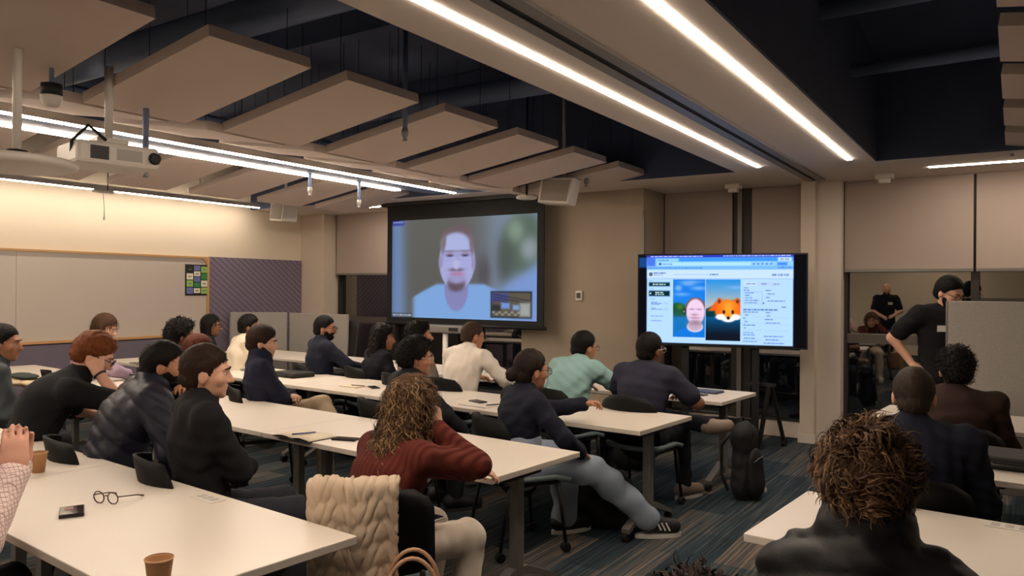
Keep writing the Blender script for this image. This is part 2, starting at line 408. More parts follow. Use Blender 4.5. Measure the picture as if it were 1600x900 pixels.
# pipes and ducts under the deck
def pipe(pts, r, label, n=12):
    o = MB().tube(pts, r, n).build('ceiling_pipe', M_pipe, smooth=True); tag(o, label, 'pipe', 'navy pipes under the deck'); return o
pipe([(-2.34, 5.3, 3.28), (-9.6, 5.3, 3.28)], 0.09, 'thick navy duct crossing above the panels near the screens')
pipe([(-2.34, 3.0, 3.25), (-9.6, 3.0, 3.25)], 0.11, 'thick navy duct crossing above the near panels')
pipe([(-2.34, 1.6, 3.4), (-9.6, 1.6, 3.4)], 0.07, 'navy duct at the top left above the nearest panels')
pipe([(-2.75, -3, 3.15), (-2.75, 7.55, 3.15)], 0.045, 'navy pipe running along the beam in the left pocket')
pipe([(-3.0, -3, 3.3), (-3.0, 7.55, 3.3)], 0.06, 'second navy pipe running along the beam in the left pocket')
pipe([(-7.0, -3, 3.35), (-7.0, 7.55, 3.35)], 0.06, 'navy pipe above the whiteboard side panels')
pipe([(-1.05, 6.3, 3.30), (5.9, 6.3, 3.36)], 0.05, 'navy pipe crossing the right pocket near its end')
pipe([(-1.05, 5.2, 3.42), (5.9, 5.2, 3.46)], 0.06, 'navy pipe crossing the right pocket')
pipe([(-0.55, 5.2, 3.44), (-0.55, 5.2, 3.54), (-0.5, 5.0, 3.58), (5.9, 4.9, 3.6)], 0.03, 'thin branching navy pipe in the right pocket')
for k, yy in enumerate((-1.5, 0.4, 2.3, 4.2, 6.1)):
    tag(MB().b2(-9.6, -2.36, yy - 0.06, yy + 0.06, 3.52, 3.74).build('ceiling_joist', M_navy), 'navy deck joist, %s from the front wall' % ordn[4 - k], 'joist', 'navy deck joists')
def sprinkler(px, py, t, label, drop=0.45):
    p = at(px, py, t); o = empty('sprinkler', p); tag(o, label, 'sprinkler')
    MB().tube([(0, 0, 0.05), (0, 0, drop)], 0.018, 10).build('drop_pipe', M_pipe, o, True)
    MB().lathe((0, 0, 0), [(0.012, -0.02), (0.02, -0.01), (0.012, 0.0), (0.024, 0.02), (0.026, 0.05), (0.02, 0.07)], 12).build('head', M_greymetal, o, True)
sprinkler(631, 216, 5.4, 'navy sprinkler drop below the second near acoustic panel', 0.8)
sprinkler(483, 303, 8.0, 'pale sprinkler head under the middle panels', 0.35)
sprinkler(226, 272, 4.6, 'sprinkler hanging beside the projector', 0.5)
sprinkler(560, 322, 8.6, 'sprinkler hanging left of the projection screen', 0.4)
sprinkler(915, 289, 8.0, 'sprinkler hanging beside the white loudspeaker', 0.5)
sprinkler(1580, 240, 6.5, 'sprinkler at the right edge under the right panels', 0.5)
# hanging devices
p = at(8, 252, 3.67); o = empty('ceiling_microphone', p); tag(o, 'large white round ceiling microphone disc on a pole', 'microphone')
MB().lathe((0, 0, 0), [(0.27, -0.03), (0.30, -0.02), (0.305, -0.005), (0.29, 0.012), (0.05, 0.02)], 48).build('disc', M_whiteplast, o, True)
MB().tube([(0.06, 0.02, 0.02), (0.06, 0.02, 0.70)], 0.02, 12).build('pole', M_whiteplast, o, True)
MB().lathe((0.06, 0.02, 0.02), [(0.05, 0), (0.045, 0.03), (0.02, 0.035)], 16).build('pole_base', M_black, o, True)
MB().lathe((0.19, -0.2, -0.03), [(0.006, -0.004), (0.008, 0), (0.006, 0.002)], 8).build('status_light', emit('led_green', (0.2, 1, 0.4), 1.5), o)
p = at(168, 247, 4.2); o = empty('projector', p, math.radians(80)); tag(o, 'white projector hanging from the ceiling', 'projector')
MB().box((0, 0, 0), (0.42, 0.33, 0.12)).build('body', M_whiteplast, o, bevel=0.02)
MB().box((0, 0, 0.085), (0.16, 0.14, 0.03)).build('mount_plate', M_whiteplast, o, bevel=0.005)
MB().tube([(0, 0, 0.09), (0, 0, 0.50)], 0.022, 12).build('pole', M_whiteplast, o, True)
MB().box((-0.10, -0.166, 0.0), (0.09, 0.004, 0.07)).build('vent', M_darkmetal, o)
MB().box((0.05, -0.166, 0.0), (0.13, 0.004, 0.06)).build('label_plate', mat('plate_grey', (170, 165, 158), 0.6), o)
MB().tube([(-0.05, -0.10, 0.08), (-0.16, -0.18, 0.13), (-0.22, -0.12, 0.05), (-0.2, -0.05, 0.0)], 0.009, 8).build('cable', M_black, o, True)
MB().lathe((0.18, -0.16, 0.0), [(0.035, 0), (0.03, 0.02), (0.02, 0.02)], 16, Matrix.Rotation(math.pi / 2, 3, 'X')).build('lens', M_black, o, True)
p = at(78, 156, 3.9); o = empty('smoke_detector', p); tag(o, 'beige smoke detector on a black drop box', 'smoke detector')
MB().lathe((0, 0, 0), [(0.02, -0.035), (0.035, -0.03), (0.05, 0.0), (0.052, 0.02)], 20).build('detector', M_whiteplast, o, True)
MB().lathe((0, 0, 0.02), [(0.05, 0), (0.05, 0.06), (0.03, 0.06)], 20).build('drop_box', M_black, o, True)
MB().tube([(0, 0, 0.08), (0, 0, 0.5)], 0.012, 8).build('conduit', M_pipe, o, True)
def speaker(px, py, t, yaw, label):
    p = at(px, py, t); o = empty('loudspeaker', p, yaw); tag(o, label, 'loudspeaker')
    MB().prism([(-0.20, -0.12), (0.14, -0.15), (0.20, 0.12), (-0.16, 0.14)], -0.12, 0.12).build('cabinet', M_whiteplast, o, bevel=0.01)
    MB().prism([(-0.17, -0.095), (0.115, -0.12), (0.165, 0.095), (-0.135, 0.11)], -0.126, -0.12).build('grille', mat('grille', (150, 140, 130), 0.8), o)
    MB().tube([(0.05, 0, 0.12), (0.05, 0, ZD - p.z)], 0.02, 10).build('mount', M_whiteplast, o, True)
speaker(873, 299, 8.0, math.radians(10), 'white loudspeaker box hanging right of the projection screen')
speaker(443, 331, 11.0, math.radians(-10), 'white loudspeaker box hanging above the lavender wall panel')
p = at(822, 308, 8.2); o = empty('access_point', p); tag(o, 'white wireless access point disc above the projection screen', 'access point')
MB().lathe((0, 0, 0), [(0.10, -0.02), (0.115, -0.01), (0.11, 0.01), (0.04, 0.015)], 28).build('disc', M_whiteplast, o, True)
MB().tube([(0, 0, 0.01), (0, 0, ZD - p.z)], 0.012, 8).build('stem', M_black, o, True)
for px, py in ((1145, 289), (1381, 272)):
    p = ony(px, py, 8.45); o = empty('ceiling_sensor', (p.x, p.y, ZS)); tag(o, 'white ceiling sensor box %s' % ('above the television' if px < 1300 else 'right of the white pillar'), 'sensor')
    MB().b2(-0.08, 0.08, -0.06, 0.06, -0.05, 0).build('base', M_whiteplast, o, bevel=0.004)
    MB().b2(-0.05, 0.05, -0.04, 0.04, -0.09, -0.05).build('cap', M_whiteplast, o, bevel=0.004)

p = at(160, 299, 8.3); o = empty('pull_cord', p); tag(o, 'white pull cord hanging from a small bracket above the whiteboard', 'cord')
MB().box((0, 0, 0.0), (0.05, 0.22, 0.03)).build('bracket', M_whiteplast, o, bevel=0.006)
MB().tube([(0, 0, -0.01), (0.004, 0.01, -0.15), (0, 0.012, -0.27)], 0.004, 6).build('cord', M_whiteplast, o, True)
MB().lathe((0, 0.012, -0.29), [(0.004, 0.02), (0.012, 0.01), (0.012, -0.01), (0.004, -0.02)], 10).build('knob', M_whiteplast, o, True)
MB().tube([(0, 0.05, 0.0), (0, 0.05, ZD - p.z)], 0.006, 6).build('drop_rod', M_darkmetal, o)

# ------------------------------------------------------------------ pictures shown on the two screens
def canvas(wd, hg):
    v, u = np.mgrid[0:hg, 0:wd]
    return np.zeros((hg, wd, 3), np.float64), (u + 0.5) / wd, (v + 0.5) / hg
def blend(img, a, col): img[:] = img * (1 - a[..., None]) + np.array(col, float) * a[..., None]
def sstep(x, e): return 1 / (1 + np.exp(-np.clip(x / e, -40, 40)))
def ell(img, u, v, cx, cy, rx, ry, col, soft=0.01, rot=0.0, asp=16 / 9.0):
    du = (u - cx) * asp; dv = v - cy; c, s = math.cos(rot), math.sin(rot)
    a_, b_ = du * c + dv * s, -du * s + dv * c
    d = 1 - np.sqrt((a_ / (rx * asp)) ** 2 + (b_ / ry) ** 2)
    blend(img, sstep(d * min(rx * asp, ry), soft * 0.5), col)
def rect(img, u, v, u0, u1, v0, v1, col, soft=0.0015):
    d = np.minimum(np.minimum(u - u0, u1 - u) * 1.78, np.minimum(v - v0, v1 - v)); blend(img, sstep(d, soft), col)
def text(img, u, v, u0, u1, vc, h, col, rng, soft=0.0012):
    x = u0
    while x < u1:
        wl = min(rng.uniform(0.006, 0.028), u1 - x)
        rect(img, u, v, x, x + wl, vc - h / 2, vc + h / 2, col, soft); x += wl + 0.005
def screen_mesh(name, img, wd, hg, x0, x1, z0, z1, y, m, parent):
    H, W = img.shape[:2]
    xs_ = np.linspace(x0, x1, W); zs_ = np.linspace(z1, z0, H)
    V = np.zeros((H, W, 3)); V[..., 0] = xs_[None, :]; V[..., 1] = y; V[..., 2] = zs_[:, None]
    idx = np.arange(H * W).reshape(H, W)
    Fq = np.stack([idx[1:, :-1], idx[1:, 1:], idx[:-1, 1:], idx[:-1, :-1]], -1).reshape(-1, 4)
    me = bpy.data.meshes.new(name); me.from_pydata(V.reshape(-1, 3).tolist(), [], Fq.tolist()); me.update()
    c = img / 255.0; lin = np.where(c <= 0.04045, c / 12.92, ((c + 0.055) / 1.055) ** 2.4)
    at_ = me.attributes.new('Col', 'FLOAT_COLOR', 'POINT')
    at_.data.foreach_set('color', np.concatenate([lin.reshape(-1, 3), np.ones((H * W, 1))], 1).astype(np.float32).ravel())
    return finish(name, me, m, parent)

def paint_call():
    img, u, v = canvas(216, 122); rng = random.Random(3)
    img[:] = (112, 110, 104)
    blend(img, sstep(v - 0.6, 0.25) * 0.5, (92, 92, 92))
    blend(img, sstep(0.085 - u + 0.02 * v, 0.02) * 0.9, (128, 160, 214)); blend(img, sstep(0.02 - u, 0.01) * 0.5, (80, 100, 140))
    blend(img, sstep(u - 0.68, 0.05), (140, 156, 182)); ell(img, u, v, 0.90, 0.28, 0.13, 0.30, (98, 116, 102), 0.05, 0.3)
    ell(img, u, v, 0.86, 0.16, 0.05, 0.10, (146, 168, 150), 0.05); ell(img, u, v, 0.95, 0.33, 0.05, 0.10, (160, 172, 178), 0.05)
    ell(img, u, v, 0.80, 0.45, 0.05, 0.2, (92, 100, 96), 0.05); ell(img, u, v, 0.66, 0.55, 0.04, 0.15, (96, 92, 98), 0.04)
    blend(img, sstep((v - 0.62) + (u - 0.85) * 0.9, 0.03) * sstep(u - 0.72, 0.03), (138, 170, 232))
    # shoulders and neck
    sh = (v - 0.655) - 0.9 * np.maximum(0, np.abs(u - 0.50) - 0.16) ** 1.1 * 1.0
    blend(img, sstep(sh, 0.006) * sstep(0.335 - np.abs(u - 0.50), 0.008), (142, 186, 246))
    ell(img, u, v, 0.475, 0.70, 0.082, 0.22, (150, 150, 205), 0.008)
    ell(img, u, v, 0.478, 0.43, 0.124, 0.29, (186, 190, 244), 0.006)
    ell(img, u, v, 0.365, 0.44, 0.014, 0.06, (170, 160, 206), 0.006); ell(img, u, v, 0.592, 0.46, 0.013, 0.06, (172, 160, 206), 0.006)
    ell(img, u, v, 0.475, 0.175, 0.108, 0.095, (124, 106, 112), 0.010, -0.1); ell(img, u, v, 0.47, 0.26, 0.098, 0.11, (192, 200, 250), 0.014)
    ell(img, u, v, 0.385, 0.26, 0.014, 0.09, (140, 122, 132), 0.01, 0.2); ell(img, u, v, 0.578, 0.27, 0.014, 0.10, (140, 122, 132), 0.01, -0.15)
    ell(img, u, v, 0.475, 0.655, 0.062, 0.075, (112, 94, 108), 0.014); ell(img, u, v, 0.478, 0.60, 0.062, 0.05, (176, 170, 222), 0.014)
    ell(img, u, v, 0.475, 0.515, 0.045, 0.016, (122, 98, 112), 0.008); ell(img, u, v, 0.48, 0.555, 0.046, 0.018, (196, 142, 184), 0.008)
    ell(img, u, v, 0.475, 0.46, 0.022, 0.055, (204, 204, 250), 0.012)
    for cx in (0.43, 0.535):
        ell(img, u, v, cx, 0.365, 0.030, 0.014, (150, 132, 172), 0.008); ell(img, u, v, cx, 0.378, 0.018, 0.008, (70, 64, 90), 0.005)
        ell(img, u, v, cx, 0.335, 0.036, 0.007, (140, 124, 140), 0.006)
        d = np.abs(np.maximum(np.abs(u - cx) / 0.046, np.abs(v - 0.375) / 0.05) - 1); blend(img, np.exp(-(d / 0.05) ** 2) * 0.28, (96, 88, 120))
    rect(img, u, v, 0.0, 0.095, 0.005, 0.055, (74, 84, 180), 0.003); rect(img, u, v, 0.0, 0.055, 0.0, 0.03, (60, 66, 150), 0.003)
    text(img, u, v, 0.012, 0.085, 0.022, 0.010, (190, 205, 240), rng, 0.002)
    rect(img, u, v, 0.004, 0.155, 0.955, 0.992, (70, 78, 92), 0.003); text(img, u, v, 0.012, 0.15, 0.974, 0.014, (215, 225, 240), rng, 0.002)
    # inset picture of the room
    rect(img, u, v, 0.708, 0.968, 0.722, 0.972, (24, 26, 34), 0.003); rect(img, u, v, 0.715, 0.961, 0.732, 0.962, (106, 98, 86), 0.003)
    rect(img, u, v, 0.715, 0.82, 0.735, 0.82, (84, 88, 150), 0.006)
    for k in range(5):
        d = np.abs((v - 0.75 - 0.025 * k) - 0.25 * (u - 0.72)); blend(img, np.exp(-(d / 0.005) ** 2) * (u > 0.72) * (u < 0.955) * (v > 0.735) * (v < 0.83) * 0.8, (48, 48, 60))
    rect(img, u, v, 0.718, 0.775, 0.85, 0.91, (62, 60, 56), 0.004); rect(img, u, v, 0.775, 0.83, 0.83, 0.885, (128, 164, 236), 0.004)
    rect(img, u, v, 0.85, 0.89, 0.85, 0.895, (140, 178, 240), 0.004); rect(img, u, v, 0.895, 0.958, 0.83, 0.955, (178, 184, 180), 0.006)
    for k in range(9): rect(img, u, v, 0.72 + 0.02 * k, 0.733 + 0.02 * k, 0.915 + 0.02 * (k % 2), 0.925 + 0.02 * (k % 2), (208, 208, 200), 0.003)
    return img
def paint_desktop():
    img, u, v = canvas(300, 169); rng = random.Random(5)
    img[:] = (12, 12, 16)
    rect(img, u, v, 0.0, 0.10, 0.025, 0.14, (24, 66, 128), 0.004)
    L, R = 0.052, 0.925
    rect(img, u, v, L, R, 0.0, 0.985, (170, 206, 252))
    rect(img, u, v, L, R, 0.0, 0.03, (44, 54, 178)); rect(img, u, v, L, R, 0.03, 0.075, (60, 140, 244))
    rect(img, u, v, 0.105, 0.25, 0.038, 0.08, (140, 198, 255)); rect(img, u, v, L, R, 0.075, 0.125, (136, 194, 252)); rect(img, u, v, 0.12, 0.68, 0.085, 0.118, (166, 214, 255), 0.003)
    rect(img, u, v, L, R, 0.125, 0.165, (112, 176, 246)); rect(img, u, v, L, 0.105, 0.03, 0.125, (72, 112, 220), 0.003)
    text(img, u, v, 0.075, 0.40, 0.016, 0.009, (205, 220, 255), rng); text(img, u, v, 0.52, 0.91, 0.014, 0.009, (205, 220, 255), rng)
    text(img, u, v, 0.12, 0.19, 0.058, 0.008, (70, 100, 160), rng); text(img, u, v, 0.15, 0.21, 0.102, 0.008, (70, 100, 160), rng)
    rect(img, u, v, 0.84, 0.915, 0.036, 0.07, (220, 236, 255), 0.004); text(img, u, v, 0.85, 0.905, 0.053, 0.008, (60, 80, 130), rng)
    rect(img, u, v, 0.835, 0.89, 0.088, 0.118, (60, 124, 226), 0.004); ell(img, u, v, 0.135, 0.10, 0.008, 0.014, (50, 70, 110), 0.002)
    for k in range(5): ell(img, u, v, 0.70 + 0.025 * k, 0.102, 0.006, 0.010, (80, 120, 190), 0.003)
    text(img, u, v, 0.06, 0.40, 0.145, 0.008, (60, 96, 160), rng); text(img, u, v, 0.84, 0.915, 0.142, 0.008, (60, 96, 160), rng)
    rect(img, u, v, L, R, 0.165, 0.262, (188, 212, 252)); rect(img, u, v, L, R, 0.262, 0.266, (140, 165, 205))
    ell(img, u, v, 0.077, 0.215, 0.011, 0.02, (24, 26, 30), 0.002); ell(img, u, v, 0.077, 0.215, 0.005, 0.008, (150, 170, 190), 0.002)
    text(img, u, v, 0.095, 0.17, 0.203, 0.011, (60, 80, 120), rng); text(img, u, v, 0.095, 0.15, 0.226, 0.007, (110, 135, 175), rng)
    text(img, u, v, 0.22, 0.43, 0.218, 0.006, (150, 170, 200), rng); text(img, u, v, 0.44, 0.49, 0.218, 0.011, (50, 80, 130), rng)
    for k in range(3): text(img, u, v, 0.805 + 0.034 * k, 0.832 + 0.034 * k, 0.222, 0.02, (100, 130, 170), rng)
    for v0, v1, t2 in ((0.308, 0.350, 1), (0.402, 0.462, 2)):
        rect(img, u, v, 0.066, 0.196, v0, v1, (6, 40, 46), 0.003)
        for q in range(t2): text(img, u, v, 0.105, 0.17 if t2 == 1 else 0.16, (v0 + v1) / 2 + (q - (t2 - 1) / 2) * 0.02, 0.011, (214, 236, 240), rng)
        ell(img, u, v, 0.095 if t2 == 1 else 0.076, (v0 + v1) / 2, 0.005, 0.009, (225, 240, 245), 0.002)
    text(img, u, v, 0.066, 0.09, 0.29, 0.006, (130, 155, 195), rng); text(img, u, v, 0.066, 0.10, 0.382, 0.006, (130, 155, 195), rng); text(img, u, v, 0.066, 0.11, 0.495, 0.006, (130, 155, 195), rng)
    for q, (vv, w_) in enumerate(((0.532, 0.04), (0.545, 0.07), (0.555, 0.05), (0.60, 0.03), (0.612, 0.075), (0.688, 0.075), (0.74, 0.065))):
        text(img, u, v, 0.08, 0.08 + w_, vv, 0.007, (90, 120, 170), rng)
    for vv in (0.545, 0.61): rect(img, u, v, 0.163, 0.185, vv - 0.012, vv + 0.012, (160, 186, 224), 0.004)
    # left portrait picture
    a, b, c, d = 0.217, 0.412, 0.275, 0.918
    ins = (u > a) & (u < b) & (v > c) & (v < d); sub = img.copy()
    sub[:] = (18, 112, 214); blend(sub, sstep(v - 0.45, 0.08) * 0.35, (60, 150, 235))
    for cx, cy, rx, ry in ((0.31, 0.32, 0.035, 0.022), (0.375, 0.37, 0.04, 0.02), (0.25, 0.37, 0.02, 0.03), (0.27, 0.44, 0.035, 0.015), (0.33, 0.30, 0.05, 0.012)): ell(sub, u, v, cx, cy, rx, ry, (110, 164, 226), 0.014)
    ell(sub, u, v, 0.245, 0.605, 0.055, 0.07, (28, 78, 40), 0.012); ell(sub, u, v, 0.26, 0.58, 0.02, 0.03, (60, 110, 44), 0.012); rect(sub, u, v, a, b, 0.63, 0.70, (34, 82, 64), 0.012)
    rect(sub, u, v, a, b, 0.70, 1, (24, 108, 176), 0.012)
    ell(sub, u, v, 0.355, 0.985, 0.15, 0.19, (20, 112, 206), 0.006); ell(sub, u, v, 0.352, 0.80, 0.049, 0.06, (205, 200, 226), 0.004); ell(sub, u, v, 0.352, 0.785, 0.042, 0.06, (186, 160, 178), 0.006)
    ell(sub, u, v, 0.355, 0.60, 0.062, 0.125, (120, 74, 66), 0.006); ell(sub, u, v, 0.355, 0.635, 0.056, 0.145, (222, 196, 222), 0.006)
    ell(sub, u, v, 0.354, 0.755, 0.036, 0.03, (150, 120, 140), 0.016); ell(sub, u, v, 0.352, 0.70, 0.028, 0.008, (172, 120, 150), 0.006); ell(sub, u, v, 0.350, 0.665, 0.018, 0.012, (176, 132, 156), 0.008)
    for cx in (0.333, 0.378): ell(sub, u, v, cx, 0.605, 0.013, 0.008, (156, 124, 160), 0.006)
    ell(sub, u, v, 0.290, 0.63, 0.008, 0.03, (30, 30, 40), 0.004); ell(sub, u, v, 0.286, 0.632, 0.003, 0.009, (200, 200, 210), 0.003)
    img[ins] = sub[ins]
    # right picture with the orange fox face
    a, b, c, d = 0.418, 0.622, 0.275, 0.945
    ins = (u > a) & (u < b) & (v > c) & (v < d); sub = img.copy()
    t_ = np.clip((v - c) / 0.28, 0, 1)[..., None]; sub[:] = (1 - t_) * np.array((40, 136, 214)) + t_ * np.array((168, 176, 178))
    ell(sub, u, v, 0.60, 0.36, 0.04, 0.015, (110, 168, 224), 0.012)
    blend(sub, sstep((v - 0.60) + np.minimum(0.10, (u - 0.42) * 0.9), 0.004), (8, 54, 60))
    t_ = np.clip((v - 0.68) / 0.2, 0, 1)[..., None]; wat = (1 - t_) * np.array((10, 82, 136)) + t_ * np.array((16, 22, 34)); m_ = v > 0.685; sub[m_] = wat[m_]
    fx, fy = 0.552, 0.625
    for sx in (-1, 1):
        tri = np.minimum(np.minimum((v - 0.475), 0.62 - v), 0.075 * (v - 0.475) / 0.12 + 0.004 - np.abs((u - (fx + sx * 0.052 - sx * (v - 0.475) * 0.06))) * 1.2)
        blend(sub, sstep(tri, 0.003), (226, 92, 24))
        ell(sub, u, v, fx + sx * 0.052, 0.52, 0.008, 0.028, (86, 40, 34), 0.006, sx * 0.3)
    ell(sub, u, v, fx, 0.60, 0.066, 0.105, (240, 112, 26), 0.005); ell(sub, u, v, fx, 0.635, 0.078, 0.07, (238, 104, 22), 0.005); ell(sub, u, v, fx, 0.60, 0.03, 0.08, (250, 158, 50), 0.03)
    ell(sub, u, v, fx - 0.042, 0.685, 0.034, 0.032, (236, 230, 232), 0.005); ell(sub, u, v, fx + 0.042, 0.685, 0.034, 0.032, (236, 230, 232), 0.005); ell(sub, u, v, fx, 0.705, 0.04, 0.036, (240, 234, 236), 0.005)
    ell(sub, u, v, fx, 0.66, 0.022, 0.035, (250, 150, 44), 0.008)
    for sx in (-1, 1): ell(sub, u, v, fx + sx * 0.026, 0.63, 0.008, 0.022, (36, 22, 20), 0.003)
    ell(sub, u, v, fx, 0.695, 0.010, 0.018, (26, 20, 22), 0.003)
    img[ins] = sub[ins]
    # settings column
    rect(img, u, v, 0.645, 0.86, 0.30, 0.338, (176, 196, 238), 0.004); rect(img, u, v, 0.648, 0.715, 0.303, 0.335, (200, 226, 255), 0.004)
    for u0, u1, vv, h in ((0.655, 0.71, 0.32, .008), (0.745, 0.775, 0.32, .008), (0.815, 0.845, 0.322, .008), (0.642, 0.67, 0.364, .006), (0.642, 0.675, 0.388, .008), (0.65, 0.70, 0.418, .008), (0.65, 0.675, 0.444, .008), (0.65, 0.69, 0.47, .008),
                          (0.65, 0.73, 0.498, .008), (0.65, 0.725, 0.524, .008), (0.77, 0.80, 0.39, .008), (0.78, 0.82, 0.428, .008), (0.77, 0.795, 0.466, .008), (0.78, 0.88, 0.504, .008), (0.86, 0.885, 0.568, .008),
                          (0.64, 0.84, 0.60, .013), (0.64, 0.725, 0.626, .008), (0.77, 0.80, 0.63, .008), (0.65, 0.67, 0.658, .008), (0.775, 0.795, 0.665, .008), (0.64, 0.652, 0.694, .008), (0.765, 0.81, 0.704, .008),
                          (0.648, 0.67, 0.73, .008), (0.77, 0.85, 0.742, .008), (0.64, 0.71, 0.768, .008), (0.645, 0.655, 0.80, .008), (0.64, 0.70, 0.85, .006), (0.64, 0.71, 0.874, .008), (0.76, 0.87, 0.886, .008), (0.645, 0.71, 0.91, .008), (0.77, 0.845, 0.922, .008), (0.64, 0.72, 0.945, .008), (0.76, 0.875, 0.96, .008)):
        text(img, u, v, u0, u1, vv, h, (64, 100, 158), rng)
    for vv in (0.405, 0.538): rect(img, u, v, 0.642, 0.748, vv, vv + 0.002, (130, 160, 205))
    for uu in (0.642, 0.747): rect(img, u, v, uu, uu + 0.0015, 0.405, 0.54, (130, 160, 205))
    for vv in (0.68, 0.75, 0.82, 0.925): rect(img, u, v, 0.642, 0.75, vv, vv + 0.0015, (146, 178, 222)); rect(img, u, v, 0.766, 0.905, vv + 0.006, vv + 0.0075, (146, 178, 222))
    ell(img, u, v, 0.757, 0.53, 0.004, 0.008, (30, 40, 60), 0.002)
    return img

M_call = paint('projected_picture', 0.62)
M_desk = paint('television_picture', 1.0)
ps = empty('projection_screen', (-6.045, 8.0, 0)); tag(ps, 'large pull-down projection screen with black border showing a video call', 'projection screen')
MB().b2(-1.27, 1.27, 0.0, 0.012, 1.15, ZS).build('black_border', M_blackmat, ps)
screen_mesh('projected_image', paint_call(), 256, 144, -1.175, 1.175, 1.23, 2.552, -0.004, M_call, ps)
MB().tube([(-1.29, 0.005, 1.145), (1.30, 0.005, 1.145)], 0.022, 10).build('bottom_bar', M_black, ps, True)
MB().b2(-1.33, 1.33, -0.07, 0.07, ZS - 0.05, ZS).build('screen_case', M_black, ps)
tvc = Vector((-2.515, 7.71, 0)); tva = math.atan2(7.90 - 7.52, 3.30 - 1.73)
tv = empty('television', tvc, tva); tag(tv, 'wide black television showing a web page with a fox face', 'television')
MB().b2(-0.84, 0.84, 0, 0.05, 1.045, 2.0).build('casing', M_black, tv, bevel=0.006)
screen_mesh('display', paint_desktop(), 352, 198, -0.825, 0.825, 1.065, 1.985, -0.003, M_desk, tv)
tvs = empty('television_stand', tvc, tva); tag(tvs, 'black wheeled stand carrying the television', 'stand')
for sx in (-0.35, 0.35):
    MB().b2(sx - 0.035, sx + 0.035, 0.06, 0.12, 0.10, 1.7).build('post', M_black, tvs)
    MB().b2(sx - 0.03, sx + 0.03, -0.22, 0.42, 0.06, 0.11).build('foot', M_black, tvs)
    for yy in (-0.20, 0.40): MB().lathe((sx, yy, 0.03), [(0.03, -0.012), (0.03, 0.012)], 14, Matrix.Rotation(math.pi / 2, 3, 'Y')).build('caster', M_blackmat, tvs)
MB().b2(-0.35, 0.35, 0.055, 0.10, 1.3, 1.42).build('mount_bar', M_black, tvs)
MB().b2(-0.35, 0.35, 0.07, 0.11, 0.25, 0.32).build('brace', M_black, tvs)
# grey wheeled frame between the front table and the window
p = onz(1188, 703, 0.0)
fr = empty('folding_frame', p, math.radians(-10)); tag(fr, 'grey wheeled folding table frame standing by the window behind the front table', 'frame')
MB().tube([(0.0, 0, 0.07), (0.10, 0.0, 0.66)], 0.026, 8).build('leg', M_darkmetal, fr)
MB().tube([(0.10, 0.35, 0.07), (0.10, 0.05, 0.66)], 0.022, 8).build('leg', M_darkmetal, fr)
MB().box((0.0, 0.02, 0.67), (0.30, 0.06, 0.03)).build('top_rail', M_darkmetal, fr)
for q in ((0, 0, 0.035), (0.10, 0.36, 0.035)): MB().lathe(q, [(0.036, -0.02), (0.036, 0.02)], 16, Matrix.Rotation(math.pi / 2, 3, 'Y')).build('caster', M_blackmat, fr)
# video bar on a stand
p = at(695, 514, 9.5)
vb = empty('video_bar', (p.x, p.y, 0)); tag(vb, 'grey video conference bar on a post below the projection screen', 'camera')
MB().box((0, 0, p.z), (0.72, 0.09, 0.10)).build('bar', M_greymetal, vb, bevel=0.02)
MB().box((0.17, -0.047, p.z), (0.14, 0.008, 0.045)).build('lens_window', M_black, vb, bevel=0.003)
MB().tube([(0, 0.02, 0.02), (0, 0.02, p.z - 0.04)], 0.035, 12).build('post', M_whiteplast, vb, True)
MB().lathe((0, 0.02, 0), [(0.22, 0), (0.22, 0.012), (0.04, 0.02)], 24).build('base', M_greymetal, vb)
# felt dividers
def divider(p0, p1, zt, label):
    p0 = Vector(p0); p1 = Vector(p1); d = p1 - p0; L = d.length
    o = empty('felt_divider', (*((p0 + p1) / 2), 0), math.atan2(d.y, d.x)); tag(o, label, 'divider')
    MB().b2(-L / 2, L / 2, -0.02, 0.02, 0.12, zt).build('felt_panel', M_felt, o, bevel=0.008)
    MB().b2(-L / 2 - 0.012, -L / 2, -0.021, 0.021, 0.10, zt).build('edge_trim', M_greymetal, o)
    for sx in (-1, 1): MB().b2(sx * (L / 2 - 0.12) - 0.02, sx * (L / 2 - 0.12) + 0.02, -0.22, 0.22, 0.0, 0.13).build('foot', M_darkmetal, o, bevel=0.004)
divider((-0.43, 6.80), (1.5, 6.72), 1.555, 'tall grey felt divider behind the right front table')
divider((-9.55, 7.12), (-8.92, 7.62), 1.26, 'low grey felt divider angled against the lavender wall panel')
divider((-8.90, 7.66), (-7.72, 7.66), 1.255, 'low grey felt divider beside the left window')

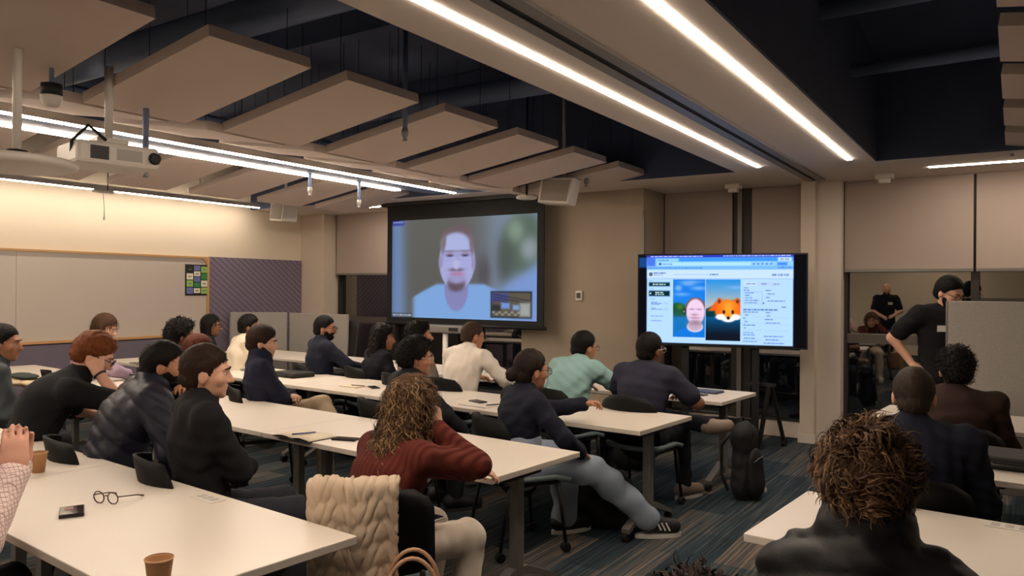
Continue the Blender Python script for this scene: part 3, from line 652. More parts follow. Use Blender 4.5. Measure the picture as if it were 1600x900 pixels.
# ------------------------------------------------------------------ tables
ROT = math.radians(4.5)
TL, TD, TH, TT = 1.8, 0.76, 0.74, 0.03
def make_table():
    t = empty('table')
    MB().b2(-TL / 2, TL / 2, 0, TD, TH - TT, TH).build('table_top', M_table, t, bevel=0.003)
    for sx in (-1, 1):
        x = sx * (TL / 2 - 0.14)
        MB().b2(x - 0.03, x + 0.03, TD / 2 - 0.025, TD / 2 + 0.025, 0.10, TH - TT - 0.05).build('column', M_greymetal, t, bevel=0.004)
        MB().box((x, TD / 2, TH - TT - 0.03), (0.10, 0.30, 0.045)).build('hinge_bracket', M_darkmetal, t, bevel=0.006)
        ft = MB().prism([(-0.31, 0.055), (-0.05, 0.15), (0.05, 0.15), (0.31, 0.055), (0.31, 0.085), (0.06, 0.19), (-0.06, 0.19), (-0.31, 0.085)], x - 0.028, x + 0.028,
                        Matrix(((0, 1, 0), (1, 0, 0), (0, 0, 1)))).build('foot', M_greymetal, t)
        ft.location = (0, TD / 2, 0)
        for sy in (-1, 1):
            MB().lathe((x, sy * 0.30, 0.032), [(0.032, -0.018), (0.032, 0.018)], 16, Matrix.Rotation(math.pi / 2, 3, 'Y')).build('caster', M_blackmat, ft)
    MB().b2(-TL / 2 + 0.14, TL / 2 - 0.14, TD / 2 - 0.02, TD / 2 + 0.02, TH - TT - 0.06, TH - TT - 0.02).build('crossbar', M_darkmetal, t)
    return t
T0_ = make_table(); first = [True]
def place_table(cx, cy, label, grp):
    t = T0_ if first[0] else copy_tree(T0_)
    first[0] = False
    t.location = (cx, cy, 0); t.rotation_euler = (0, 0, -ROT); tag(t, label, 'table', grp); return t
def row_left(nx, ny, n, desc, grp):
    """tables laid leftwards from the near right corner (nx, ny)"""
    out = []
    for k in range(n):
        s = TL / 2 + k * (TL + 0.004)
        out.append(place_table(nx - math.cos(ROT) * s, ny + math.sin(ROT) * s, desc[k], grp))
    return out
def row_right(nx, ny, n, desc, grp):
    out = []
    for k in range(n):
        s = TL / 2 + k * (TL + 0.004)
        out.append(place_table(nx + math.cos(ROT) * s, ny - math.sin(ROT) * s, desc[k], grp))
    return out
tN = row_left(-2.01, 1.23, 2, ['white table in the left foreground with a cup, phone and glasses on it', 'white table at the left edge beyond the foreground table'], 'tables of the nearest left row')
t2 = row_left(-2.03, 2.94, 4, ['white table where the woman in the maroon top leans', 'white table with the open notebook and blue pen', 'white table in front of the ginger haired man', 'white table at the left edge with a folded jacket on it'], 'tables of the second left row')
t1 = row_left(-1.95, 4.45, 4, ['white table in front of the woman with the low bun', 'white table with a phone and pad behind the woman in maroon', 'white table with the black laptop bag', 'white table in front of the woman in the lilac blouse'], 'tables of the third left row')
t0 = row_left(-1.93, 5.98, 4, ['white front table beside the black backpack', 'white front table with the water bottle', 'white front table in front of the bearded man in the navy jacket', 'white front table by the felt dividers'], 'tables of the front left row')
tr_ = row_right(-0.82, 2.80, 2, ['white table right in front of the curly haired man in the foreground', 'white table at the lower right edge'], 'tables of the nearest right row')
tr2 = row_right(-0.80, 4.32, 2, ['white table carrying the black laptop at the right edge', 'white table out at the right behind the black laptop'], 'tables of the second right row')
tr1 = row_right(-0.87, 5.88, 2, ['white table in front of the felt divider', 'white table at the far right along the felt divider'], 'tables of the front right row')
# power sockets let into two tables
def socket(px, py, parent_label):
    p = onz(px, py, TH); o = empty('power_socket', (p.x, p.y, TH), -ROT); tag(o, parent_label, 'socket')
    MB().b2(-0.08, 0.08, -0.035, 0.035, 0, 0.004).build('plate', M_whiteplast, o, bevel=0.002)
    for k in (-1, 0, 1): MB().b2(k * 0.045 - 0.014, k * 0.045 + 0.014, -0.018, 0.018, 0.004, 0.006).build('outlet', mat('outlet_grey', (186, 178, 168), 0.5), o)
socket(328, 779, 'white power socket plate let into the foreground table')
socket(1580, 824, 'white power socket plate in the table at the lower right')

# ------------------------------------------------------------------ chairs
def make_chair():
    c = empty('chair')
    P = []
    for i in range(9):
        row = []
        for j in range(9):
            u = j / 8 * 2 - 1; v_ = i / 8
            y = -0.20 + 0.44 * v_; wv_ = 0.225 * (1 - 0.10 * abs(v_ - 0.5) ** 2)
            z = 0.45 + 0.012 * u * u - (0.03 * max(0, v_ - 0.75) / 0.25) + 0.006
            row.append((u * wv_, y, z))
        P.append(row)
    MB().grid(P).build('seat', M_seatpad, c, True, solid=0.03)
    B = []
    for i in range(10):
        v_ = i / 9; z = 0.50 + 0.36 * v_; row = []
        for j in range(11):
            u = j / 10 * 2 - 1
            hw = 0.235 * (1 - 0.02 * v_) * (1 if v_ < 0.75 else math.sqrt(max(0.15, 1 - ((v_ - 0.75) / 0.29) ** 2 * 0.75)))
            row.append((u * hw, -0.245 - 0.07 * v_ + 0.10 * u * u, z - 0.03 * u * u * v_))
        B.append(row)
    MB().grid(B).build('backrest', M_chair, c, True, solid=0.012)
    for sx in (-1, 1):
        MB().tube([(sx * 0.19, -0.24, 0.52), (sx * 0.195, -0.21, 0.43), (sx * 0.20, 0.16, 0.43)], 0.012, 8).build('side_rail', M_black, c, True)
        for sy, pts in ((1, [(sx * 0.20, 0.16, 0.43), (sx * 0.225, 0.20, 0.06)]), (-1, [(sx * 0.20, -0.18, 0.43), (sx * 0.225, -0.25, 0.06)])):
            lg = MB().tube(pts, 0.012, 8).build('leg', M_black, c, True)
            MB().lathe((pts[1][0], pts[1][1], 0.03), [(0.028, -0.02), (0.03, 0), (0.028, 0.02)], 14, Matrix.Rotation(math.pi / 2, 3, 'Y')).build('caster', M_blackmat, lg)
    return c
CHAIR = make_chair(); cfirst = [True]
def place_chair(x, y, rz, label, grp='black shell chairs'):
    c = CHAIR if cfirst[0] else copy_tree(CHAIR); cfirst[0] = False
    c.location = (x, y, 0); c.rotation_euler = (0, 0, rz); tag(c, label, 'chair', grp); return c
# tall office chair near the left window
p = at(528, 520, 10.4); o = empty('office_chair', (p.x, p.y, 0), math.radians(150)); tag(o, 'black high-backed office chair by the left window', 'chair')
MB().grid([[((j / 6 * 2 - 1) * 0.22, -0.22 - 0.05 * (j / 6 * 2 - 1) ** 2 * -1 - 0.06 * i / 6, 0.55 + 0.62 * i / 6) for j in range(7)] for i in range(7)]).build('backrest', M_black, o, True, solid=0.03)
MB().box((0, 0, 0.47), (0.46, 0.46, 0.07)).build('seat', M_black, o, bevel=0.03)
MB().tube([(0, 0, 0.08), (0, 0, 0.45)], 0.03, 10).build('gas_post', M_darkmetal, o, True)
for k in range(5):
    a = 2 * math.pi * k / 5
    lg = MB().tube([(0, 0, 0.10), (0.28 * math.cos(a), 0.28 * math.sin(a), 0.06)], 0.018, 8).build('base_arm', M_black, o)
    MB().lathe((0.28 * math.cos(a), 0.28 * math.sin(a), 0.028), [(0.027, -0.02), (0.027, 0.02)], 12, Matrix.Rotation(math.pi / 2, 3, 'Y')).build('caster', M_blackmat, lg)

# ------------------------------------------------------------------ people: smooth bodies from blended limbs
f32 = np.float32
def V3(*a): return np.array(a if len(a) == 3 else a[0], f32)
def C(a, b, ra, rb, k=0.02): return ('c', V3(a), V3(b), ra, rb, k)
def S(a, b, ra, rb, n, f, k=0.05): return ('s', V3(a), V3(b), ra, rb, k, V3(n), f)
def E(c, r, R=None, k=0.02): return ('e', V3(c), V3(r), None if R is None else np.asarray(R, f32), 0, k)
def nrm2(q): return np.sqrt(np.einsum('ij,ij->i', q, q))
def prim_bound(p):
    if p[0] == 'e': return p[1], float(max(p[2]))
    return (p[1] + p[2]) / 2, float(np.linalg.norm(p[2] - p[1]) / 2 + max(p[3], p[4]) * (1.0))
def prim_d(p, Q):
    if p[0] == 'e':
        q = Q - p[1]
        if p[3] is not None: q = q @ p[3]
        r = p[2]; k0 = nrm2(q / r) + 1e-9; k1 = nrm2(q / (r * r)) + 1e-9
        return k0 * (k0 - 1) / k1
    a, b, ra, rb = p[1], p[2], p[3], p[4]
    ba = b - a; L2 = float(ba @ ba) + 1e-12; q = Q - a
    t = np.clip((q @ ba) / L2, 0, 1); q = q - t[:, None] * ba
    if p[0] == 's':
        n, f = p[6], p[7]; q = q + (q @ n)[:, None] * n * (1 / f - 1)
        return (nrm2(q) - (ra + t * (rb - ra))) * (0.5 + 0.5 * f)
    return nrm2(q) - (ra + t * (rb - ra))
MARG = 0.065
BLK = [0, 0]
def union(prims, Q):
    d = np.full(len(Q), 1.0, f32)
    for p in prims:
        c, R = prim_bound(p)
        if BLK[0] and len(Q) % BLK[0] == 0:
            nb = BLK[0]; mid = Q[nb // 2::nb]; ex = mid - c
            bi = np.nonzero(np.einsum('ij,ij->i', ex, ex) < (R + MARG * 0.6 + BLK[1]) ** 2)[0]
            if len(bi) == 0: continue
            idx = (bi[:, None] * nb + np.arange(nb)[None]).ravel()
        else:
            ex = Q - c; idx = np.nonzero(np.einsum('ij,ij->i', ex, ex) < (R + MARG) ** 2)[0]
        if len(idx) == 0: continue
        e = prim_d(p, Q[idx]); k = p[5]; o = d[idx]
        h = np.clip(0.5 + 0.5 * (o - e) / k, 0, 1)
        d[idx] = o * (1 - h) + e * h - k * h * (1 - h)
    return d
def bounds(prims, pad):
    lo = np.full(3, 1e9); hi = -lo
    for p in prims:
        if p[0] == 'e': r = float(max(p[2])); pts = [p[1]]; 
        else: r = max(p[3], p[4]); pts = [p[1], p[2]]
        for q in pts: lo = np.minimum(lo, q - r); hi = np.maximum(hi, q + r)
    return lo - pad, hi + pad
EDG = [(0, 1), (2, 3), (4, 5), (6, 7), (0, 2), (1, 3), (4, 6), (5, 7), (0, 4), (1, 5), (2, 6), (3, 7)]
CRN = np.array([(i >> 2 & 1, i >> 1 & 1, i & 1) for i in range(8)])   # corner index = x*4+y*2+z
def polygonize(fn, lo, hi, h, thick=0.012):
    B = 4; n = np.ceil((hi - lo) / (h * B)).astype(int) + 1; N = n * B
    ax = [lo[i] + h * np.arange(N[i], dtype=f32) for i in range(3)]
    bc = np.stack(np.meshgrid(*[lo[i] + h * B * (np.arange(n[i]) + 0.5) - h / 2 for i in range(3)], indexing='ij'), -1).reshape(-1, 3).astype(f32)
    BLK[0] = 0; bd = fn(bc); keep = np.abs(bd) < h * B * 0.87 * 1.25 + thick
    D = np.repeat(np.repeat(np.repeat(np.sign(bd).reshape(n).astype(f32), B, 0), B, 1), B, 2)
    ki = np.array(np.unravel_index(np.nonzero(keep)[0], n)).T
    if len(ki) == 0: return np.zeros((0, 3)), np.zeros((0, 4), int)
    off = np.stack(np.meshgrid(*[np.arange(B)] * 3, indexing='ij'), -1).reshape(-1, 3)
    I = (ki[:, None, :] * B + off[None]).reshape(-1, 3)
    Q = np.stack([ax[0][I[:, 0]], ax[1][I[:, 1]], ax[2][I[:, 2]]], 1).astype(f32)
    BLK[0] = B ** 3; BLK[1] = h * B * 0.9
    D[I[:, 0], I[:, 1], I[:, 2]] = fn(Q); BLK[0] = 0
    Sg = D < 0
    cnt = np.zeros(np.array(Sg.shape) - 1, np.uint8)
    for c in CRN: cnt += Sg[c[0]:Sg.shape[0] - 1 + c[0], c[1]:Sg.shape[1] - 1 + c[1], c[2]:Sg.shape[2] - 1 + c[2]]
    act = (cnt > 0) & (cnt < 8); cells = np.array(np.nonzero(act)).T
    vid = np.full(act.shape, -1, np.int64); vid[act] = np.arange(len(cells))
    cv = np.stack([D[cells[:, 0] + c[0], cells[:, 1] + c[1], cells[:, 2] + c[2]] for c in CRN], 1)
    acc = np.zeros((len(cells), 3)); num = np.zeros(len(cells))
    for a, b in EDG:
        va, vb = cv[:, a], cv[:, b]; m = (va < 0) != (vb < 0)
        t = np.where(m, va / np.where(np.abs(va - vb) < 1e-9, 1, va - vb), 0)
        acc += np.where(m[:, None], CRN[a] + (CRN[b] - CRN[a]) * t[:, None], 0); num += m
    V = np.stack([lo[i] + h * (cells[:, i]) for i in range(3)], 1) + h * acc / num[:, None]
    F = []
    for axis in range(3):
        o1, o2 = [(1, 2), (2, 0), (0, 1)][axis]
        s0 = [slice(None)] * 3; s1 = [slice(None)] * 3; s0[axis] = slice(0, -1); s1[axis] = slice(1, None)
        A, Bv = Sg[tuple(s0)], Sg[tuple(s1)]
        e = np.array(np.nonzero(A != Bv)).T
        ok = (e[:, o1] > 0) & (e[:, o2] > 0) & (e[:, o1] < vid.shape[o1]) & (e[:, o2] < vid.shape[o2]) & (e[:, axis] < vid.shape[axis])
        e = e[ok]; fl = A[e[:, 0], e[:, 1], e[:, 2]]
        d1 = np.zeros(3, int); d1[o1] = 1; d2 = np.zeros(3, int); d2[o2] = 1
        g = lambda q: vid[q[:, 0], q[:, 1], q[:, 2]]
        q = np.stack([g(e - d1 - d2), g(e - d2), g(e), g(e - d1)], 1)
        q[~fl] = q[~fl][:, ::-1]
        F.append(q[(q >= 0).all(1)])
    return V, np.concatenate(F)
def sdf_obj(name, fn, lo, hi, h, m, parent, thick=0.012, M=None):
    V, F = polygonize(fn, np.asarray(lo, float), np.asarray(hi, float), h, thick)
    me = bpy.data.meshes.new(name); me.vertices.add(len(V)); me.vertices.foreach_set('co', V.astype(f32).ravel())
    me.loops.add(F.size); me.loops.foreach_set('vertex_index', F.ravel().astype(np.int32))
    me.polygons.add(len(F)); me.polygons.foreach_set('loop_start', np.arange(0, F.size, 4, dtype=np.int32)); me.polygons.foreach_set('loop_total', np.full(len(F), 4, np.int32))
    me.update(calc_edges=True); me.validate()
    return finish(name, me, m, parent, smooth=True)
def body_mesh(fn, lo, hi, h, hid):
    """one continuous skin; where clothing covers it the mesh is kept coarse"""
    V, F = polygonize(fn, np.asarray(lo, float), np.asarray(hi, float), h)
    hm = hid(V.astype(f32)); key = np.floor(V / (3.2 * h)).astype(np.int64); kid = key[:, 0] * 4000003 + key[:, 1] * 2003 + key[:, 2]
    ids = np.arange(len(V)); _, inv = np.unique(kid[hm], return_inverse=True); nclu = inv.max() + 1 if hm.any() else 0
    cen = np.stack([np.bincount(inv, V[hm][:, i], nclu) for i in range(3)], 1) / np.bincount(inv, minlength=nclu)[:, None]
    newid = np.empty(len(V), np.int64); newid[~hm] = np.arange((~hm).sum()); newid[hm] = (~hm).sum() + inv
    V2 = np.concatenate([V[~hm], cen]); G = newid[F]
    polys = []; same = np.stack([G[:, i] == G[:, (i + 1) % 4] for i in range(4)], 1); ns = same.sum(1); diag = (G[:, 0] == G[:, 2]) | (G[:, 1] == G[:, 3])
    quads = G[(ns == 0) & ~diag]; tq = G[(ns == 1) & ~diag]; ts = same[(ns == 1) & ~diag]
    tris = np.array([[v for i, v in enumerate(q) if not t_[i]] for q, t_ in zip(tq, ts)], np.int64).reshape(-1, 3)
    tris = np.unique(np.sort(tris, 1), axis=0, return_index=True)[1] if False else tris
    me = bpy.data.meshes.new('person'); me.vertices.add(len(V2)); me.vertices.foreach_set('co', V2.astype(f32).ravel())
    lp = np.concatenate([quads.ravel(), tris.ravel()]); nq, nt_ = len(quads), len(tris)
    me.loops.add(len(lp)); me.loops.foreach_set('vertex_index', lp.astype(np.int32)); me.polygons.add(nq + nt_)
    st = np.concatenate([np.arange(nq) * 4, nq * 4 + np.arange(nt_) * 3]); me.polygons.foreach_set('loop_start', st.astype(np.int32)); me.polygons.foreach_set('loop_total', np.concatenate([np.full(nq, 4), np.full(nt_, 3)]).astype(np.int32))
    me.update(calc_edges=True); me.validate(); me.polygons.foreach_set('use_smooth', [True] * len(me.polygons))
    return me
def folds(Q, amp, seed, wl=0.10):
    r = np.random.RandomState(seed); d = np.zeros(len(Q), f32)
    for k in range(5):
        n = r.normal(size=3); n /= np.linalg.norm(n); w_ = 2 * np.pi / (wl * r.uniform(0.6, 1.5))
        ph = 1.5 * np.sin(Q @ (r.normal(size=3) * 9).astype(f32))
        d += np.sin(Q @ (n * w_).astype(f32) + ph + r.uniform(0, 6))
    return d * amp / 2.2
def curls(Q, amp, wl, seed):
    r = np.random.RandomState(seed); d = np.zeros(len(Q), f32)
    W = Q + 0.012 * np.sin(Q[:, [1, 2, 0]] * 70 + r.uniform(0, 6, 3).astype(f32))
    for k in range(4):
        n = r.normal(size=3); n /= np.linalg.norm(n); d += np.abs(np.sin(W @ (n * np.pi / (wl * r.uniform(0.7, 1.5))).astype(f32) + r.uniform(0, 6)))
    return (d / 4 - 0.5) * amp * 2
def dirv(deg): a = math.radians(deg); return V3(0, math.sin(a), math.cos(a))
def euler_R(yaw, pitch, roll):
    """columns are the local axes; yaw to the right, pitch down"""
    return np.array((Matrix.Rotation(-math.radians(yaw), 3, 'Z') @ Matrix.Rotation(-math.radians(pitch), 3, 'X') @ Matrix.Rotation(math.radians(roll), 3, 'Y')), f32)
def ik(Sh, W, l1, l2, pole):
    d = W - Sh; L = float(np.linalg.norm(d)); 
    if L > (l1 + l2) * 0.995: W = Sh + d / L * (l1 + l2) * 0.995; d = W - Sh; L = float(np.linalg.norm(d))
    u = d / L; a = (l1 * l1 - l2 * l2 + L * L) / (2 * L); hgt = math.sqrt(max(0, l1 * l1 - a * a))
    pv = pole - u * float(pole @ u); pv = pv / (np.linalg.norm(pv) + 1e-9)
    return Sh + u * a + pv * hgt, W
def hand_prims(W, u, nrm, side, curl, sc=1.0, spread=0.0):
    """W wrist, u pointing direction, nrm back-of-hand normal, side +1 right / -1 left"""
    u = u / np.linalg.norm(u); nrm = nrm - u * float(nrm @ u); nrm = nrm / (np.linalg.norm(nrm) + 1e-9)
    x = np.cross(u, nrm) * 1.0          # thumb side for the right hand is -x when the back of the hand faces up
    P = [S(W - u * 0.01, W + u * 0.035 * sc, 0.027 * sc, 0.040 * sc, nrm, 0.55, 0.012), S(W + u * 0.035 * sc, W + u * 0.075 * sc, 0.040 * sc, 0.040 * sc, nrm, 0.42, 0.012)]
    for i, (off, ln) in enumerate(((-0.032, 0.068), (-0.011, 0.078), (0.011, 0.073), (0.031, 0.058))):
        base = W + u * (0.083 - 0.006 * abs(i - 1.2)) * sc + x * (off * side) * sc
        cu = curl * (1 + 0.08 * i); dd = u + x * side * off * spread * 10; a = base; ln *= sc
        for j, fr in enumerate((0.45, 0.32, 0.23)):
            an = cu * (0.5 + 0.75 * j)
            dr = dd * math.cos(an) - nrm * math.sin(an); dr = dr / np.linalg.norm(dr); b = a + dr * ln * fr
            P.append(C(a, b, (0.0092 - 0.0009 * j) * sc, (0.0086 - 0.0010 * j) * sc, 0.006)); a = b
    tb = W + u * 0.022 * sc - x * side * 0.026 * sc; t1_ = tb + (u * 0.7 - x * side * 0.7 - nrm * 0.25) * 0.038 * sc; t2_ = t1_ + (u * 0.9 - x * side * 0.25 - nrm * (0.2 + 0.4 * curl)) * 0.034 * sc
    P += [C(tb, t1_, 0.015 * sc, 0.0115 * sc, 0.012), C(t1_, t2_, 0.0112 * sc, 0.0085 * sc, 0.006)]
    return P
HEAD = [('e', (0, -0.014, 0.022), (0.075, 0.096, 0.094), 0.02), ('e', (0, 0.026, -0.032), (0.060, 0.066, 0.080), 0.03), ('e', (0, 0.036, -0.080), (0.045, 0.046, 0.034), 0.025),
        ('c', (-0.032, 0.078, 0.016), (0.032, 0.078, 0.016), 0.013, 0.013, 0.014), ('c', (0, 0.090, 0.0), (0, 0.107, -0.036), 0.008, 0.0135, 0.010), ('c', (-0.012, 0.094, -0.040), (0.012, 0.094, -0.040), 0.008, 0.008, 0.006),
        ('c', (-0.016, 0.083, -0.062), (0.016, 0.083, -0.062), 0.0085, 0.0085, 0.006), ('c', (-0.014, 0.081, -0.074), (0.014, 0.081, -0.074), 0.009, 0.009, 0.006), ('e', (0, 0.068, -0.102), (0.022, 0.020, 0.016), 0.014),
        ('e', (0.077, -0.008, -0.018), (0.010, 0.021, 0.033), 0.006), ('e', (-0.077, -0.008, -0.018), (0.010, 0.021, 0.033), 0.006),
        ('e', (0.042, 0.058, -0.030), (0.022, 0.022, 0.024), 0.02), ('e', (-0.042, 0.058, -0.030), (0.022, 0.022, 0.024), 0.02)]
SKINS = {'light': (206, 158, 132), 'pink': (212, 160, 138), 'tan': (176, 124, 94), 'brown': (130, 88, 64), 'deep': (98, 66, 50)}
def skin_mat(k): return mat('skin_' + k, SKINS[k], 0.5, var=0.07, vscale=25, bump=0.06, bscale=180, spec=0.35)
def hair_mat(k, col):
    return mat('hair_' + k, col, 0.62, var=0.5, vscale=70, bump=0.35, bscale=120, spec=0.14, stretch=(1, 1, 0.35))
def cloth(k, col, rough=0.9, bump=0.18, bscale=220, var=0.06): return mat('cloth_' + k, col, rough, bump=bump, bscale=bscale, var=var, vscale=14, spec=0.2)
def strands(ho, HC, Rh, hs, hair, t, seed):
    me = ho.data; n = len(me.vertices)
    if n < 10: return
    r = np.random.RandomState(seed + 3)
    co = np.empty(n * 3, f32); me.vertices.foreach_get('co', co); co = co.reshape(-1, 3)
    no = np.empty(n * 3, f32); me.vertex_normals.foreach_get('vector', no); no = no.reshape(-1, 3)
    st = hair['style']; curly = st == 'curly' or hair.get('amp', 0.003) > 0.009
    cnt = hair.get('n', 2600 if t < 4 else 1100); ids = r.randint(0, n, cnt)
    ids = ids[no[ids][:, 2] > -0.35]; cnt = len(ids)
    p = co[ids].astype(float); nn = no[ids].astype(float); crown = (HC + Rh @ V3(0, -0.045, 0.13) * hs).astype(float)
    seg = 4; ln = r.uniform(0.018, 0.034, cnt); wd = r.uniform(0.0010, 0.0020, cnt) * (1.0 if t < 4 else 1.5)
    fl = p - crown; fl /= np.linalg.norm(fl, axis=1)[:, None]; fl += r.normal(size=(cnt, 3)) * (0.35 if not curly else 0.18) + (0.75 * np.sin(p[:, [1, 2, 0]] * 52 + r.uniform(0, 6, 3)) if st == 'curly' else 0)
    if st == 'long': fl = np.tile(np.array((0, 0, -1.0)), (cnt, 1)) + r.normal(size=(cnt, 3)) * 0.15; ln = r.uniform(0.05, 0.13, cnt); seg = 6
    if curly: seg = 9; ln = ln * hair.get('cl', 1.6) if st == 'curly' else r.uniform(0.05, 0.11, cnt); wd = wd * 1.2
    if curly and st == 'long': seg = 16; wd = wd * 1.3
    fl -= nn * (fl * nn).sum(1)[:, None] * 0.9; fl /= np.linalg.norm(fl, axis=1)[:, None] + 1e-9
    sd = np.cross(fl, nn); sd /= np.linalg.norm(sd, axis=1)[:, None] + 1e-9
    lift = 0.16 if not curly else 0.06
    ph = r.uniform(0, 6.28, cnt); cr_ = (r.uniform(0.004, 0.009, cnt) * hair.get('cs', 1.0) if curly else np.zeros(cnt)); wn = r.uniform(0.035, 0.055, cnt) * hair.get('cs', 1.0); wd = wd * hair.get('cs', 1.0)
    Vs = np.zeros((cnt, seg + 1, 2, 3))
    for j in range(seg + 1):
        s_ = j / seg; a = ph + ln * s_ / wn * 6.28
        c = p - nn * 0.002 + fl * (ln * s_)[:, None] + nn * (ln * lift * s_ * (1 - 0.6 * s_))[:, None] + nn * ((np.sin(a) + 0.8) * cr_ * min(1, s_ * 3))[:, None] + sd * (np.cos(a) * cr_ * min(1, s_ * 3))[:, None]
        Rc = 0.105 if st != 'long' else 0.20; c = c - nn * ((ln * s_) ** 2 / (2 * Rc))[:, None]
        w_ = (wd * (1 - 0.75 * s_ ** 2))[:, None]; Vs[:, j, 0] = c - sd * w_; Vs[:, j, 1] = c + sd * w_
    b0 = n + (np.arange(cnt) * (seg + 1) * 2)[:, None] + (np.arange(seg) * 2)[None]
    F2 = np.stack([b0, b0 + 1, b0 + 3, b0 + 2], -1).reshape(-1, 4)
    npoly = len(me.polygons); F1 = np.empty(npoly * 4, np.int32); me.loops.foreach_get('vertex_index', F1)
    V = np.concatenate([co, Vs.reshape(-1, 3).astype(f32)]); F = np.concatenate([F1.reshape(-1, 4), F2])
    m2 = bpy.data.meshes.new('hair'); m2.vertices.add(len(V)); m2.vertices.foreach_set('co', V.astype(f32).ravel())
    m2.loops.add(F.size); m2.loops.foreach_set('vertex_index', F.ravel().astype(np.int32)); m2.polygons.add(len(F))
    m2.polygons.foreach_set('loop_start', np.arange(0, F.size, 4, dtype=np.int32)); m2.polygons.foreach_set('loop_total', np.full(len(F), 4, np.int32))
    m2.update(calc_edges=True); m2.polygons.foreach_set('use_smooth', [True] * len(F)); m2.materials.append(me.materials[0])
    if hair.get('hi'):
        m2.materials.append(hair_mat('hi_' + hair['mat'][0], hair['hi'])); mi = np.zeros(len(F), np.int32); mi[npoly:] = np.repeat((r.uniform(size=cnt) < 0.45).astype(np.int32), seg); m2.polygons.foreach_set('material_index', mi)
    ho.data = m2; bpy.data.meshes.remove(me)
PEOPLE = {}
def chair_name(label):
    wds = label.split(',')[0].split()[:10]
    while wds[-1] in ('with', 'in', 'a', 'and', 'the', 'his', 'her', 'of', 'on', 'at', 'by', 'behind', 'down', 'one', 'under', 'resting', 'front', 'hand', 'dark', 'short', 'black', 'sitting', 'looking', 'right', 'arms'): wds.pop()
    return 'black shell chair under the ' + ' '.join(wds)
